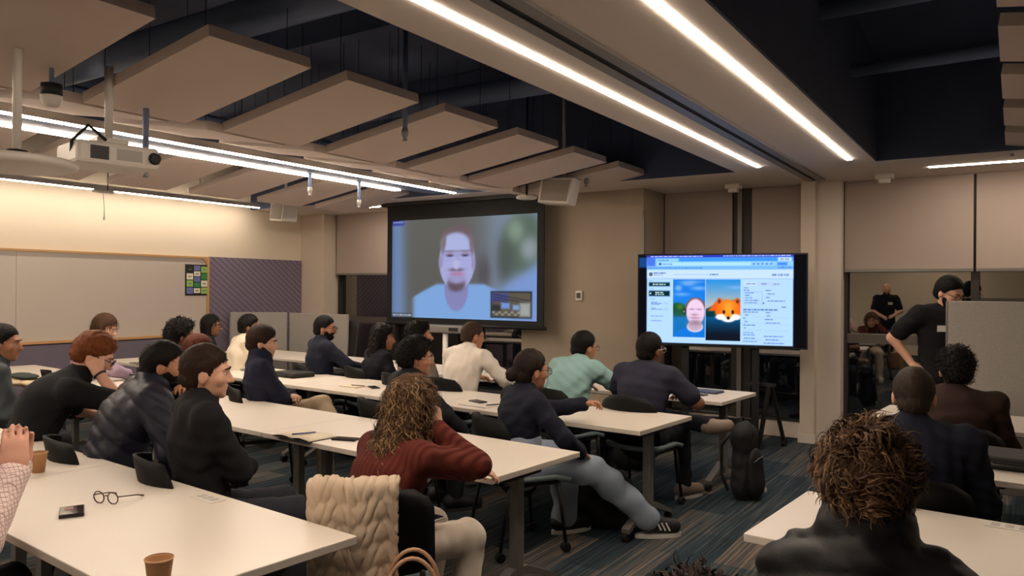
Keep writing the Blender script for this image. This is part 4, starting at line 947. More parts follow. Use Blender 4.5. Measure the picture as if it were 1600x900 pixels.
def person(key, label, head, yaw=8, lean=5, hyaw=20, hpitch=4, hroll=0, L=None, R=None, legs=None, sw=0.18, g=1.0, top=None, sleeve='long', bottom=None,
           hair=None, skin='light', beard=None, glasses=None, puffer=False, collar=None, stand=False, chair=True, hs=1.05, res=None, loose=0.016, hem=0.0, side=0.0,
           fold=0.004, shoes=None, curlhand=(0.6, 0.6), handdir=(None, None), handn=(None, None), extra_top=None, seatdrop=0.0, name_tag=False, chair_label=None, chair_yaw=None, drop=0.0, female=False, slouch=8):
    if head[0] == 'w': hp = Vector(head[1:4]); t = head[4]
    else: px, ytop, t = head; hp = at(px, ytop, t)
    ztop = hp.z - (hair.get('th', 0.014) * 0.9 * hs if hair else 0)
    h = res or min(0.0108, max(0.0060, t * 0.00158)); rnd = abs(hash(key)) % 1000 if False else sum(ord(c) for c in key)
    Hh = 0.545 - seatdrop if not stand else 0.93
    base = Hh + 0.118 * hs
    def spine(k):
        A = V3(0, 0, Hh); P1 = A + 0.17 * k * dirv(0.5 * lean); P2 = P1 + 0.19 * k * dirv(lean); P3 = P2 + 0.15 * k * dirv(1.25 * lean + slouch)
        P1 = P1 + V3(side * 0.3, 0, 0); P2 = P2 + V3(side * 0.7, 0, 0); P3 = P3 + V3(side, 0, 0)
        nd = dirv(0.6 * lean + 14 + 0.25 * hpitch); HC = P3 + nd * 0.158 * hs + V3(side * 0.2, 0.004, 0)
        return A, P1, P2, P3, nd, HC
    k = 1.0
    for _ in range(12):
        e_ = spine(k)[5][2] + 0.118 * hs - ztop; k = min(1.22, max(0.80, k - e_ / 0.5))
    A, P1, P2, P3, nd, HC = spine(k)
    ya = -math.radians(yaw); Rw = np.array(Matrix.Rotation(ya, 3, 'Z'), f32)
    ox, oy = (np.array((hp.x, hp.y)) - (Rw @ HC)[:2])
    Rh = euler_R(hyaw - yaw, hpitch, hroll)
    tdir = (P3 - P2) / np.linalg.norm(P3 - P2); fwd = V3(0, tdir[2], -tdir[1])
    X = V3(1, 0, 0)
    Sc = P3 - tdir * (0.035 + drop)
    sh = [Sc - X * sw * g, Sc + X * sw * g]
    tor = [S(A, P1, 0.158 * g, 0.138 * g, V3(0, 1, 0), 0.74), S(P1, P2, 0.138 * g, 0.158 * g, fwd, 0.70), S(P2, P3 - tdir * 0.06, 0.160 * g, 0.105 * g, fwd, 0.70), C(sh[0], sh[1], 0.056 * g, 0.056 * g, 0.06)]
    if female: tor.append(S(P2 + fwd * 0.07 * g - X * 0.06, P2 + fwd * 0.07 * g + X * 0.06, 0.062, 0.062, V3(0, 0, 1), 0.95, 0.04))
    but = [E(A + V3(0.075, -0.03, -0.03), (0.095 * g, 0.105 * g, 0.085)), E(A + V3(-0.075, -0.03, -0.03), (0.095 * g, 0.105 * g, 0.085))] if not stand else []
    neck = [C(P3 - tdir * 0.05, HC + Rh @ V3(0, -0.022, -0.045) * hs, 0.058 * (0.9 if female else 1), 0.051 * (0.9 if female else 1), 0.025)]
    hd = []
    for p in HEAD:
        if p[0] == 'e': hd.append(E(HC + Rh @ V3(p[1]) * hs, V3(p[2]) * hs, Rh, p[3] * hs))
        else: hd.append(C(HC + Rh @ V3(p[1]) * hs, HC + Rh @ V3(p[2]) * hs, p[3] * hs, p[4] * hs, p[5] * hs))
    # arms
    arms = []; slv = []; hands = []; wr = []
    for i, (sd, spec) in enumerate(((-1, L), (1, R))):
        if spec is None: spec = ((sd * 0.10, 0.30, Hh + 0.10), (sd * 0.8, -0.6, -0.3))
        W0 = (HC + Rh @ V3(spec[0][1:]) * hs) if spec[0][0] == 'h' else V3(spec[0]); pole = V3(spec[1]); l1, l2 = 0.285 * (0.94 if female else 1), 0.255 * (0.94 if female else 1)
        El, Wr = ik(sh[i] - V3(0, 0, 0.01), W0, l1, l2, pole)
        up = [C(sh[i], El, 0.050 * g, 0.041 * g, 0.03)]; fo = [C(El, Wr, 0.041 * g, 0.027, 0.02)]
        arms += up + fo
        fd = (Wr - El) / np.linalg.norm(Wr - El)
        hdv = V3(handdir[i]) if handdir[i] is not None else fd; hn = V3(handn[i]) if handn[i] is not None else V3(sd * 0.25, 0, 1)
        hands += hand_prims(Wr, hdv, hn, sd, curlhand[i], 0.92 if female else 1.0)
        wr.append((El, Wr, fd))
        if sleeve == 'long': slv += [C(sh[i], El, 0.052 * g, 0.044 * g, 0.03), C(El, Wr - fd * 0.012, 0.044 * g, 0.032, 0.02)]
        elif sleeve == 'rolled': slv += [C(sh[i], El, 0.054 * g, 0.047 * g, 0.03), C(El, El + (Wr - El) * 0.25, 0.047 * g, 0.043, 0.02)]
        else: slv += [C(sh[i], sh[i] + (El - sh[i]) * 0.72, 0.056 * g, 0.055 * g, 0.03)]
    # legs
    if legs is None:
        legs = [((sd * 0.12, 0.42, 0.52), (sd * 0.13, 0.40, 0.09), (sd * 0.15, 0.56, 0.05)) for sd in (-1, 1)] if not stand else [((sd * 0.10, 0.03, 0.50), (sd * 0.11, -0.02, 0.09), (sd * 0.13, 0.14, 0.05)) for sd in (-1, 1)]
    lg = []; tr_p = []; feet = []
    for sd, (kn, an, to) in zip((-1, 1), legs):
        hipp = A + V3(sd * 0.088 * g, 0, -0.01)
        kn, an, to = V3(kn), V3(an), V3(to); sv = (an - kn) / np.linalg.norm(an - kn)
        lg += [C(hipp, kn, 0.080 * g, 0.055, 0.03), C(kn, an, 0.053, 0.036, 0.02)]
        hl = an + (an - to) * 0.28; hl[2] = min(hl[2], an[2]) - 0.02
        ft = [C(hl, to, 0.034, 0.028, 0.015)]; lg += ft; feet.append((an, hl, to))
        tr_p += [C(hipp, kn, 0.082 * g, 0.060, 0.03), C(kn, an - sv * 0.02, 0.058, 0.046, 0.02)]
    body_prims = tor + but + neck + hd + arms + hands + lg
    for_hair = HC
    eyeS = [(HC + Rh @ V3(sx * 0.031, 0.094, -0.001) * hs, V3(0.017, 0.013, 0.0105) * hs) for sx in (-1, 1)]
    def f_body(Q):
        d = union(body_prims, Q)
        for c, r in eyeS:
            e_ = -prim_d(('e', c, r, Rh, 0, 0.01), Q); kk = 0.008; hh = np.clip(0.5 - 0.5 * (d - e_) / kk, 0, 1); d = np.where(np.abs(e_) < 0.05, d * (1 - hh) + e_ * hh + kk * hh * (1 - hh), d)
        return d
    body = bpy.data.objects.new('person', bpy.data.meshes.new('person')); COL.objects.link(body)
    body.location = (ox, oy, 0); body.rotation_euler = (0, 0, ya); tag(body, label, 'person')
    # clothes
    tp = list(tor) + but[:0] + slv
    if hem: tp.append(S(A - V3(0, 0, hem), A, 0.165 * g, 0.160 * g, V3(0, 1, 0), 0.76))
    if collar == 'high': tp.append(C(P3 - tdir * 0.03, P3 + nd * (0.085 if puffer else 0.065), 0.086, 0.078, 0.015))
    elif collar == 'shirt': tp.append(C(P3 - tdir * 0.03, P3 + nd * 0.028, 0.074, 0.066, 0.012))
    elif collar == 'crew': tp.append(C(P3 - tdir * 0.05, P3 + nd * 0.004, 0.078, 0.068, 0.015))
    if extra_top: tp += extra_top(dict(A=A, P1=P1, P2=P2, P3=P3, tdir=tdir, fwd=fwd))
    infl = loose + (0.012 if puffer else 0)
    def f_top(Q):
        d = union(tp, Q) - infl - folds(Q, fold, rnd)
        if puffer: d -= 0.011 * np.sqrt(np.abs(np.sin(np.pi * (Q @ tdir + 0.2 * np.abs(Q[:, 0])) / 0.075)))
        return d
    lo, hi = bounds(tp, 0.05)
    top_o = sdf_obj(top[2] if len(top) > 2 else 'shirt', f_top, lo, hi, h * 1.25, top[0], body, 0.03)
    if top[1]: top_o['label'] = top[1]
    bp = but + [S(A - V3(0, 0, 0.02), A + V3(0, 0, 0.06), 0.160 * g, 0.150 * g, V3(0, 1, 0), 0.76)] + tr_p
    bl = 0.010 if bottom[1] is None else bottom[1]
    lo, hi = bounds(bp, 0.04)
    sdf_obj('trousers', lambda Q: union(bp, Q) - bl - folds(Q, 0.004 if bl < 0.03 else 0.009, rnd + 5, 0.12), lo, hi, min(h * 1.9, 0.018), bottom[0], body, 0.03)
    lo, hi = bounds(body_prims, 0.02)
    hid = lambda Q: (union(tp, Q) - infl < -0.008) | (union(bp, Q) - bl < -0.008)
    body.data = body_mesh(f_body, lo, hi, h, hid); body.data.materials.append(skin_mat(skin))
    for an, hl, to in feet:
        tofl = to.copy(); hlf = hl.copy()
        sp = [S(hlf, tofl, 0.046, 0.042, V3(0, 0, 1), 1.0, 0.02), C(an - V3(0, 0, 0.0), (hl + to) / 2, 0.045, 0.035, 0.03)]
        flat = abs(hl[2] - to[2]) < 0.05 and to[2] < 0.12
        def f_sh(Q, sp=sp, flat=flat, zz=min(hl[2], to[2])):
            d = union(sp, Q) - 0.006
            return np.maximum(d, 0.012 - Q[:, 2]) if flat else d
        lo, hi = bounds(sp, 0.02); so = sdf_obj('shoe', f_sh, lo, hi, max(h * 1.1, 0.0085), shoes or mat('shoe_dark', (26, 26, 28), 0.6), body)
        if flat:
            sl = MB(); d_ = (to - hl); d_[2] = 0; d_ /= np.linalg.norm(d_); nx_ = np.array((-d_[1], d_[0], 0)); ring = []
            for q in range(20):
                a = 2 * math.pi * q / 20; c_ = (hl + to) / 2; ll = np.linalg.norm((to - hl)[:2]) / 2 + 0.052
                ring.append(c_[:2] + d_[:2] * ll * math.cos(a) * 1.0 + nx_[:2] * 0.047 * math.sin(a) * (1 + 0.1 * math.cos(a)))
            for z_ in (0.0, 0.026): sl.v += [(r_[0], r_[1], z_) for r_ in ring]
            sl.f = [(q, (q + 1) % 20, 20 + (q + 1) % 20, 20 + q) for q in range(20)] + [tuple(range(19, -1, -1)), tuple(range(20, 40))]
            sl.build('sole', mat('sole_white', (214, 208, 200), 0.6) if shoes is not None else mat('sole_dark', (40, 38, 38), 0.7), so)
    # hair
    def loc(Q): return ((Q - HC) @ Rh) / hs
    Zw = Rh.T @ V3(0, 0, -1)       # world down in head space
    def f_hair(Q):
        st, q = hair['style'], loc(Q); th = hair.get('th', 0.014)
        fr = hair.get('front', 0.058)
        zq = q[:, 2]
        f1 = (q[:, 1] - np.where(zq > 0.02, fr - 0.026 + 1.05 * (zq - 0.02), fr - 0.026 + 0.45 * (zq - 0.02))) * 0.75
        zb = hair.get('zb', 0.080); f2 = -(zq + zb)
        f3 = np.minimum(q[:, 1] + 0.026, -0.014 - zq) if st != 'long' else np.minimum(q[:, 1] - 0.005, -0.01 - zq)
        m_ = np.maximum(f1, np.maximum(f2, f3)) if st != 'long' else np.maximum(f1, f3)
        if st == 'bald': m_ = np.maximum(m_, 0.030 + 0.006 * np.sin(q[:, 0] * 160) - nrm2(q - V3(0.0, -0.075, 0.104)))
        sh_ = prim_d(('e', V3(0, -0.015, 0.023), V3(0.0775, 0.0985, 0.0965), None, 0, 0), q)
        sh_ = np.minimum(sh_, prim_d(('e', V3(0, -0.045, -0.03), V3(0.060, 0.066, 0.070), None, 0, 0), q))
        sh_ = sh_ - (th - 0.002) * np.clip(-m_ / (0.03 + th * 0.6), 0, 1) ** 0.6
        if st in ('short', 'bun', 'bald', 'curly'):
            d = np.maximum(sh_, m_)
            if st == 'bun': d = np.minimum(d, prim_d(('e', V3(hair.get('bx', 0), -0.125, -0.035), V3(0.042, 0.036, 0.042), None, 0, 0), q))
        elif st == 'long':
            d = np.maximum(sh_, m_)
            ln = hair.get('len', 0.3); wd = hair.get('wd', 0.085)
            dn = Zw * 0.9 + V3(0, -hair.get('bk', 0.2), -0.1); dn = dn / np.linalg.norm(dn)
            e_ = prim_d(('s', V3(0, -0.055, 0.0), V3(0, -0.055, 0.0) + dn * ln, wd, wd * 0.85, 0, V3(0, 1, 0), 0.6), q)
            hh = np.clip(0.5 + 0.5 * (d - e_) / 0.03, 0, 1); d = d * (1 - hh) + e_ * hh - 0.03 * hh * (1 - hh)
            for sx in (-1, 1):
                e_ = prim_d(('c', V3(sx * 0.072, -0.015, 0.02), V3(sx * 0.080, -0.015, 0.0) + Zw * ln * 0.75, 0.026, 0.030), q)
                hh = np.clip(0.5 + 0.5 * (d - e_) / 0.025, 0, 1); d = d * (1 - hh) + e_ * hh - 0.025 * hh * (1 - hh)
            d = np.maximum(d, (q[:, 1] - 0.085))
            d = np.maximum(d, -prim_d(('e', V3(0, 0.085, -0.045), V3(0.058, 0.055, 0.085), None, 0, 0), q))
        am = hair.get('amp', 0.003)
        return d * hs - curls(Q, am, hair.get('wl', 0.03), rnd)
    if hair:
        ext = 0.16 + (hair.get('len', 0.3) + 0.06 if hair['style'] == 'long' else 0) + hair.get('th', 0)
        lo = HC - ext; hi = HC + 0.17 + hair.get('th', 0)
        hm = hair_mat(hair['mat'][0], hair['mat'][1])
        ho = sdf_obj('hair', f_hair, lo, hi, min(h, 0.0092), hm, body, 0.03 + hair.get('th', 0))
        strands(ho, HC, Rh, hs, hair, t, rnd)
    if beard:
        def f_beard(Q):
            q = loc(Q)
            d = np.minimum(prim_d(('e', V3(0, 0.028, -0.034), V3(0.066, 0.070, 0.084), None, 0, 0), q), prim_d(('e', V3(0, 0.040, -0.085), V3(0.052, 0.052, 0.042), None, 0, 0), q))
            d = np.maximum(d, q[:, 2] + 0.042 - 0.55 * np.maximum(0, np.abs(q[:, 0]) - 0.036)); d = np.maximum(d, -(q[:, 1] - 0.0)); d = np.maximum(d, -prim_d(('e', V3(0, 0.1, -0.066), V3(0.022, 0.03, 0.010), None, 0, 0), q))
            return d * hs - curls(Q, 0.0025, 0.02, rnd + 1)
        sdf_obj('beard', f_beard, HC - 0.17, HC + 0.13, min(h, 0.007), hair_mat(beard[0], beard[1]), body, 0.02)
    Mh = Matrix([list(map(float, r)) for r in Rh])
    def hloc(v): return Vector(tuple(HC + Rh @ V3(v) * hs))
    if not hair or hair.get('face', True):
        for sx in (-1, 1):
            m_ = MB().lathe(hloc((sx * 0.031, 0.0755, -0.002)), [(0.001, -0.0115), (0.006, -0.010), (0.0105, -0.005), (0.0118, 0), (0.0105, 0.005), (0.006, 0.010), (0.001, 0.0115)], 10, Mh @ Matrix.Rotation(-math.pi / 2, 3, 'X'))
            eo = m_.build('eye', mat('eye_white', (205, 195, 188), 0.2), body, True)
            MB().lathe(hloc((sx * 0.031, 0.0868, -0.002)), [(0.0055, -0.001), (0.005, 0.0006)], 10, Mh @ Matrix.Rotation(-math.pi / 2, 3, 'X')).build('iris', mat('iris_dark', (38, 26, 20), 0.2), eo)
            bm_ = hair_mat(*(beard or (hair['mat'] if hair else ('black', (20, 18, 18)))))
            MB().tube([hloc((sx * 0.014, 0.095, 0.017)), hloc((sx * 0.032, 0.094, 0.022)), hloc((sx * 0.050, 0.079, 0.017))], [0.003, 0.004, 0.002], 6).build('eyebrow', bm_, body, True)
    if glasses:
        gm_ = glasses if not isinstance(glasses, str) else mat('specs_dark', (30, 26, 26), 0.35); go = None
        m_ = MB()
        for sx in (-1, 1):
            ring = [hloc((sx * 0.034 + 0.023 * math.cos(a), 0.108, -0.004 + 0.020 * math.sin(a))) for a in [2 * math.pi * q / 16 for q in range(17)]]
            m_.tube(ring, 0.0022, 6, False); m_.tube([hloc((sx * 0.056, 0.105, 0.004)), hloc((sx * 0.082, 0.03, 0.004)), hloc((sx * 0.084, -0.015, -0.004))], 0.0022, 6)
        m_.tube([hloc((-0.011, 0.109, 0.0)), hloc((0.011, 0.109, 0.0))], 0.0022, 6)
        m_.build('glasses', gm_, body, True)
    if name_tag:
        p_ = P2 + fwd * 0.155 * g + X * 0.07 + V3(0, 0.0, 0.06)
        MB().box(tuple(p_), (0.085, 0.004, 0.05), Matrix.Rotation(-math.radians(lean), 3, 'X')).build('name_tag', mat('paper_white', (230, 224, 214), 0.6), body)
    if chair and not stand:
        cx, cy = (Rw @ V3(0, 0.02, 0))[:2]
        place_chair(ox + cx, oy + cy, ya if chair_yaw is None else -math.radians(chair_yaw), chair_label or chair_name(label))
    def W(v): return Vector((ox, oy, 0)) + Matrix.Rotation(ya, 3, 'Z') @ Vector(tuple(map(float, v)))
    info = dict(ob=body, W=W, HC=HC, Rh=Rh, hs=hs, P3=P3, P2=P2, A=A, wr=wr, tdir=tdir, fwd=fwd, ya=ya, loc=loc, hloc=hloc, o=(ox, oy), k=k)
    PEOPLE[key] = info
    return info

HB = ('black', (20, 17, 16)); HDB = ('dark_brown', (44, 31, 24)); HBR = ('brown', (72, 50, 36)); HG = ('ginger', (112, 62, 32)); HAU = ('auburn', (84, 42, 28)); HCU = ('curly_brown', (78, 57, 42)); HMX = ('dark_blond', (78, 56, 40))
K_blk = cloth('black_knit', (27, 26, 28)); K_tee = cloth('black_tee', (24, 24, 27)); K_navy = cloth('navy_wool', (30, 33, 46)); K_puf = cloth('navy_puffer', (36, 36, 48), 0.45, 0.1); K_grey = cloth('slate_shirt', (70, 76, 80))
K_mar = cloth('maroon', (92, 40, 32)); K_lil = cloth('lilac', (150, 130, 146)); K_wht = cloth('white_shirt', (226, 216, 204)); K_cream = cloth('cream_knit', (222, 208, 186)); K_teal = cloth('teal_shirt', (138, 172, 170)); K_nt = cloth('navy_tee', (46, 46, 60))
K_br = cloth('brown_knit', (52, 36, 32)); K_den = cloth('denim', (146, 158, 174), 0.9, 0.25, 300, 0.12); K_khk = cloth('khaki', (172, 152, 126)); K_char = cloth('charcoal', (44, 44, 52)); K_wpt = cloth('white_trousers', (222, 208, 192)); K_bpuf = cloth('black_puffer', (28, 27, 29), 0.5, 0.1); K_dk = cloth('dark_trousers', (30, 30, 36))
# ribbed knit
nt = K_mar.node_tree; wv = nt.nodes.new('ShaderNodeTexWave'); wv.bands_direction = 'X'; wv.inputs['Scale'].default_value = 13; tcn = nt.nodes.new('ShaderNodeTexCoord'); bpn = nt.nodes.new('ShaderNodeBump'); bpn.inputs['Strength'].default_value = 0.7; bpn.inputs['Distance'].default_value = 0.008
nt.links.new(tcn.outputs['Object'], wv.inputs[0]); nt.links.new(wv.outputs['Fac'], bpn.inputs['Height']); nt.links.new(bpn.outputs[0], nt.nodes['Principled BSDF'].inputs['Normal'])
# fine check shirt
K_chk = bpy.data.materials.new('check_shirt'); K_chk.use_nodes = True; nt = K_chk.node_tree; bs = nt.nodes['Principled BSDF']; bs.inputs['Roughness'].default_value = 0.85
tcn = nt.nodes.new('ShaderNodeTexCoord'); last = None
for i, dname in enumerate('XYZ'):
    wv = nt.nodes.new('ShaderNodeTexWave'); wv.bands_direction = dname; wv.inputs['Scale'].default_value = 24; cr = nt.nodes.new('ShaderNodeValToRGB')
    cr.color_ramp.elements[0].position = 0.0; cr.color_ramp.elements[0].color = (0, 0, 0, 1); cr.color_ramp.elements[1].position = 0.09; cr.color_ramp.elements[1].color = (1, 1, 1, 1)
    nt.links.new(tcn.outputs['Object'], wv.inputs[0]); nt.links.new(wv.outputs['Fac'], cr.inputs[0])
    if last is None: last = cr.outputs[0]
    else:
        mm = nt.nodes.new('ShaderNodeMath'); mm.operation = 'MULTIPLY'; nt.links.new(last, mm.inputs[0]); nt.links.new(cr.outputs[0], mm.inputs[1]); last = mm.outputs[0]
mxn = nt.nodes.new('ShaderNodeMix'); mxn.data_type = 'RGBA'; mxn.inputs[6].default_value = (*s2l((170, 130, 132)), 1); mxn.inputs[7].default_value = (*s2l((228, 208, 200)), 1)
nt.links.new(last, mxn.inputs[0]); nt.links.new(mxn.outputs[2], bs.inputs['Base Color'])

CROSS_L = ((0.07, 0.19, 0.76), (-0.9, 0.1, -0.6)); CROSS_R = ((-0.07, 0.21, 0.73), (0.9, 0.1, -0.6))
TBL = ((-0.15, 0.40, 0.79), (-0.9, -0.1, -0.4)); TBR = ((0.15, 0.40, 0.79), (0.9, -0.1, -0.4))
person('p1', 'man in a slate grey shirt at the left edge of the picture', (6, 505, 5.3), yaw=18, lean=2, hyaw=40, top=(K_grey, None, 'shirt'), sleeve='rolled', bottom=(K_dk, None), hair=dict(style='short', th=0.010, mat=HB), skin='tan', collar='shirt')
person('p2', 'ginger haired man in a black T-shirt resting his cheek on his hand', (150, 517, 4.7), yaw=15, lean=24, hyaw=38, hpitch=28, slouch=22, drop=0.06, R=(('h', 0.092, 0.06, -0.065), (0.35, 1.0, -0.6)), L=((-0.12, 0.52, 0.79), (-0.9, 0.1, -0.4)), handdir=(None, (-0.35, 0.1, 1)), handn=(None, (0.9, -0.3, 0)),
       top=(K_tee, None, 'T-shirt'), sleeve='short', bottom=(K_dk, None), hair=dict(style='short', th=0.022, amp=0.008, wl=0.03, front=0.075, mat=HG), skin='pink', glasses='y', collar='crew')
person('p3', 'man in a navy quilted jacket with dark hair and beard, hand to his mouth', (258, 531, 4.25), yaw=18, lean=20, hyaw=40, hpitch=6, slouch=12, L=(('h', -0.01, 0.10, -0.16), (-0.5, 0.6, -0.7)), R=((0.20, 0.33, 0.60), (0.9, -0.2, 0.1)),
       top=(K_puf, None, 'quilted_jacket'), puffer=True, bottom=(K_dk, None), hair=dict(style='short', th=0.012, mat=HB), beard=HB, skin='tan', collar='shirt', curlhand=(1.0, 0.5))
person('p4', 'young man in a black sweatshirt with arms folded, short dark brown hair', (325, 536, 3.65), yaw=22, lean=-5, hyaw=42, L=CROSS_L, R=CROSS_R, handdir=((0.4, -0.8, -0.1), (-0.4, -0.8, -0.1)), top=(K_blk, None, 'sweatshirt'), bottom=(K_char, 0.014), hair=dict(style='short', th=0.011, zb=0.075, front=0.064, mat=HDB), skin='light', collar='shirt', sw=0.185, fold=0.006)
P5 = person('p5', 'woman in a maroon ribbed top with long curly hair, leaning on her hand', (648, 586, 3.35), yaw=10, lean=16, hyaw=4, hpitch=10, slouch=10, R=(('h', 0.10, 0.035, -0.075), (0.75, 0.55, -0.8)), L=((0.06, 0.50, 0.785), (-0.9, 0.1, -0.3)), handdir=(None, (-0.25, 0.1, 1)), handn=(None, (0.9, -0.2, 0)),
            top=(K_mar, None, 'ribbed_top'), bottom=(K_wpt, 0.014), hair=dict(style='long', th=0.022, len=0.235, bk=0.48, wd=0.098, amp=0.014, wl=0.045, mat=HMX, hi=(138, 110, 78), front=0.05, n=3600), skin='light', female=True, g=0.95, sw=0.165, fold=0.003, glasses='y', shoes=mat('shoe_white', (210, 204, 196), 0.6), chair_yaw=-38, chair_label='black shell chair with a beige quilted jacket over its back')
person('p6', 'woman in a lilac blouse with brown hair looking down at her tablet', (165, 489, 7.3), yaw=20, lean=14, hyaw=50, hpitch=22, L=TBL, R=TBR, top=(K_lil, None, 'blouse'), bottom=(K_dk, None), hair=dict(style='long', th=0.010, len=0.16, wd=0.06, mat=HBR), skin='light', female=True, g=0.92, sw=0.16)
person('p7', 'person with short black curly hair behind the man in the quilted jacket', (285, 497, 7.0), yaw=12, lean=8, hyaw=25, top=(K_char, None, 'sweater'), bottom=(K_dk, None), hair=dict(style='curly', th=0.034, amp=0.012, wl=0.03, mat=HB), skin='brown')
person('p8', 'person with auburn hair sitting behind the young man in black', (312, 521, 6.2), yaw=14, lean=22, hyaw=25, hpitch=14, top=(K_char, None, 'sweater'), bottom=(K_dk, None), hair=dict(style='long', th=0.014, len=0.14, wd=0.07, mat=HAU), skin='light', female=True, g=0.92, sw=0.16)
person('p9', 'woman with long straight black hair and glasses by the whiteboard', (331, 490, 8.9), yaw=20, lean=4, hyaw=50, top=(K_dk, None, 'sweater'), bottom=(K_dk, None), hair=dict(style='long', th=0.010, len=0.30, wd=0.07, mat=HB), skin='brown', female=True, g=0.9, sw=0.16, glasses='y')
person('p10', 'man in a cream sweater with short black hair near the felt dividers', (391, 490, 8.4), yaw=18, lean=8, hyaw=45, hpitch=2, top=(K_cream, None, 'sweater'), bottom=(K_dk, None), hair=dict(style='short', th=0.014, mat=HB), skin='brown', collar='crew')
person('p11', 'young man in a navy quarter-zip sweater with khaki trousers and crossed legs', (412, 506, 6.1), yaw=38, lean=-10, hyaw=48, hpitch=6, L=CROSS_L, R=CROSS_R, legs=[((0.06, 0.43, 0.68), (0.34, 0.58, 0.40), (0.42, 0.70, 0.34)), ((0.10, 0.44, 0.52), (0.12, 0.46, 0.09), (0.14, 0.62, 0.05))],
       top=(cloth('navy_zip', (34, 36, 52)), None, 'sweater'), bottom=(K_khk, 0.018), hair=dict(style='short', th=0.020, front=0.075, mat=HDB), skin='light', collar='high')
person('p12', 'bearded man in a navy jacket and glasses at the front table', (509, 492, 8.0), yaw=25, lean=-2, hyaw=58, L=TBL, R=TBR, top=(K_navy, None, 'jacket'), bottom=(K_dk, None), hair=dict(style='short', th=0.010, mat=HB), beard=HB, skin='tan', glasses='y', collar='shirt', g=1.05)
person('p13', 'woman with very long black curly hair in front of the projection screen', (600, 505, 7.8), yaw=20, lean=6, hyaw=45, top=(K_dk, None, 'jacket'), bottom=(K_dk, None), hair=dict(style='long', th=0.022, len=0.40, wd=0.12, amp=0.012, wl=0.035, mat=HB), skin='tan', female=True, g=0.92, sw=0.16)
person('p14', 'man with black curly hair right under the projection screen', (657, 500, 7.2), yaw=20, lean=2, hyaw=48, hpitch=-4, top=(cloth('grey_shirt', (120, 112, 106)), None, 'shirt'), bottom=(K_dk, None), hair=dict(style='curly', th=0.022, amp=0.008, wl=0.025, mat=HB), skin='tan', collar='shirt')
person('p15', 'man with round black curly hair and glasses in a black jacket', (653, 525, 5.6), yaw=25, lean=10, hyaw=45, R=((0.28, 0.38, 0.60), (0.9, -0.3, 0)), top=(K_dk, None, 'jacket'), bottom=(K_dk, None), hair=dict(style='curly', th=0.034, amp=0.012, wl=0.026, mat=HB), skin='tan', glasses=mat('specs_clear', (190, 180, 170), 0.2), collar='shirt')
person('p16', 'man in a white shirt with cropped hair and glasses at the front table', (740, 502, 7.0), yaw=8, lean=12, hyaw=28, hpitch=8, L=TBL, R=TBR, top=(K_wht, None, 'shirt'), bottom=(K_dk, None), hair=dict(style='short', th=0.005, zb=0.06, amp=0.001, mat=('cropped', (62, 46, 36))), skin='tan', glasses='y', collar='shirt', fold=0.007, g=1.06)
person('p17', 'woman in a navy jacket and jeans with a low dark bun', (832, 548, 4.9), yaw=30, lean=4, hyaw=28, hpitch=4, L=((-0.02, 0.50, 0.86), (-0.6, -0.2, -0.8)), R=((0.20, 0.34, 0.60), (0.9, -0.3, -0.2)), legs=[((-0.12, 0.42, 0.50), (-0.10, 0.40, 0.09), (-0.10, 0.56, 0.05)), ((0.13, 0.47, 0.47), (0.22, 0.86, 0.12), (0.27, 1.02, 0.065))],
       top=(cloth('navy_fleece', (30, 32, 44)), None, 'jacket'), bottom=(K_den, 0.036), hair=dict(style='bun', th=0.012, bx=-0.02, amp=0.004, mat=('dark_bun', (36, 26, 22))), skin='tan', female=True, g=0.97, sw=0.168, hem=0.06, collar='shirt', shoes=mat('shoe_black', (20, 20, 22), 0.6), glasses='y', curlhand=(0.9, 0.6))
person('p18', 'man in a pale teal shirt with his hand at his chin', (914, 516, 6.4), yaw=12, lean=20, hyaw=24, hpitch=6, slouch=12, R=(('h', 0.03, 0.11, -0.15), (0.8, 0.3, -0.7)), L=TBL, top=(K_teal, None, 'shirt'), bottom=(K_dk, None), hair=dict(style='short', th=0.012, mat=HB), skin='tan', glasses='y', collar='shirt', fold=0.005, loose=0.02, g=1.05, curlhand=(0.5, 1.1))
person('p19', 'heavy man in a dark navy T-shirt sitting with one ankle on his knee', (1017, 518, 5.9), yaw=6, lean=8, hyaw=18, hpitch=2, L=TBL, R=((0.16, 0.36, 0.79), (0.9, 0.0, -0.5)), sleeve='short', legs=[((-0.02, 0.42, 0.60), (0.40, 0.37, 0.60), (0.50, 0.43, 0.60)), ((0.12, 0.42, 0.50), (0.16, 0.40, 0.09), (0.20, 0.55, 0.05))],
       top=(K_nt, None, 'T-shirt'), bottom=(K_dk, 0.014), hair=dict(style='short', th=0.012, mat=HB), skin='brown', glasses=mat('specs_clear', (190, 180, 170), 0.2), collar='crew', g=1.12, sw=0.175, shoes=mat('shoe_tan', (128, 112, 98), 0.7))
person('p20', 'balding man in a navy blazer in front of the black laptop', (1429, 572, 3.5), yaw=-4, lean=6, hyaw=-4, hpitch=6, top=(cloth('navy_blazer', (26, 28, 40)), None, 'blazer'), bottom=(K_dk, None), hair=dict(style='short', th=0.007, amp=0.002, mat=('balding', (52, 42, 36))), skin='light', collar='shirt', g=1.08, sw=0.19, hem=0.04)
person('p21', 'man in a dark brown sweater with short black curls', (1494, 540, 4.7), yaw=-6, lean=4, hyaw=-12, top=(K_br, None, 'sweater'), bottom=(K_dk, None), hair=dict(style='curly', th=0.022, amp=0.010, wl=0.022, mat=HB), skin='light', collar='crew', g=1.05, sw=0.185, fold=0.006, glasses='y')
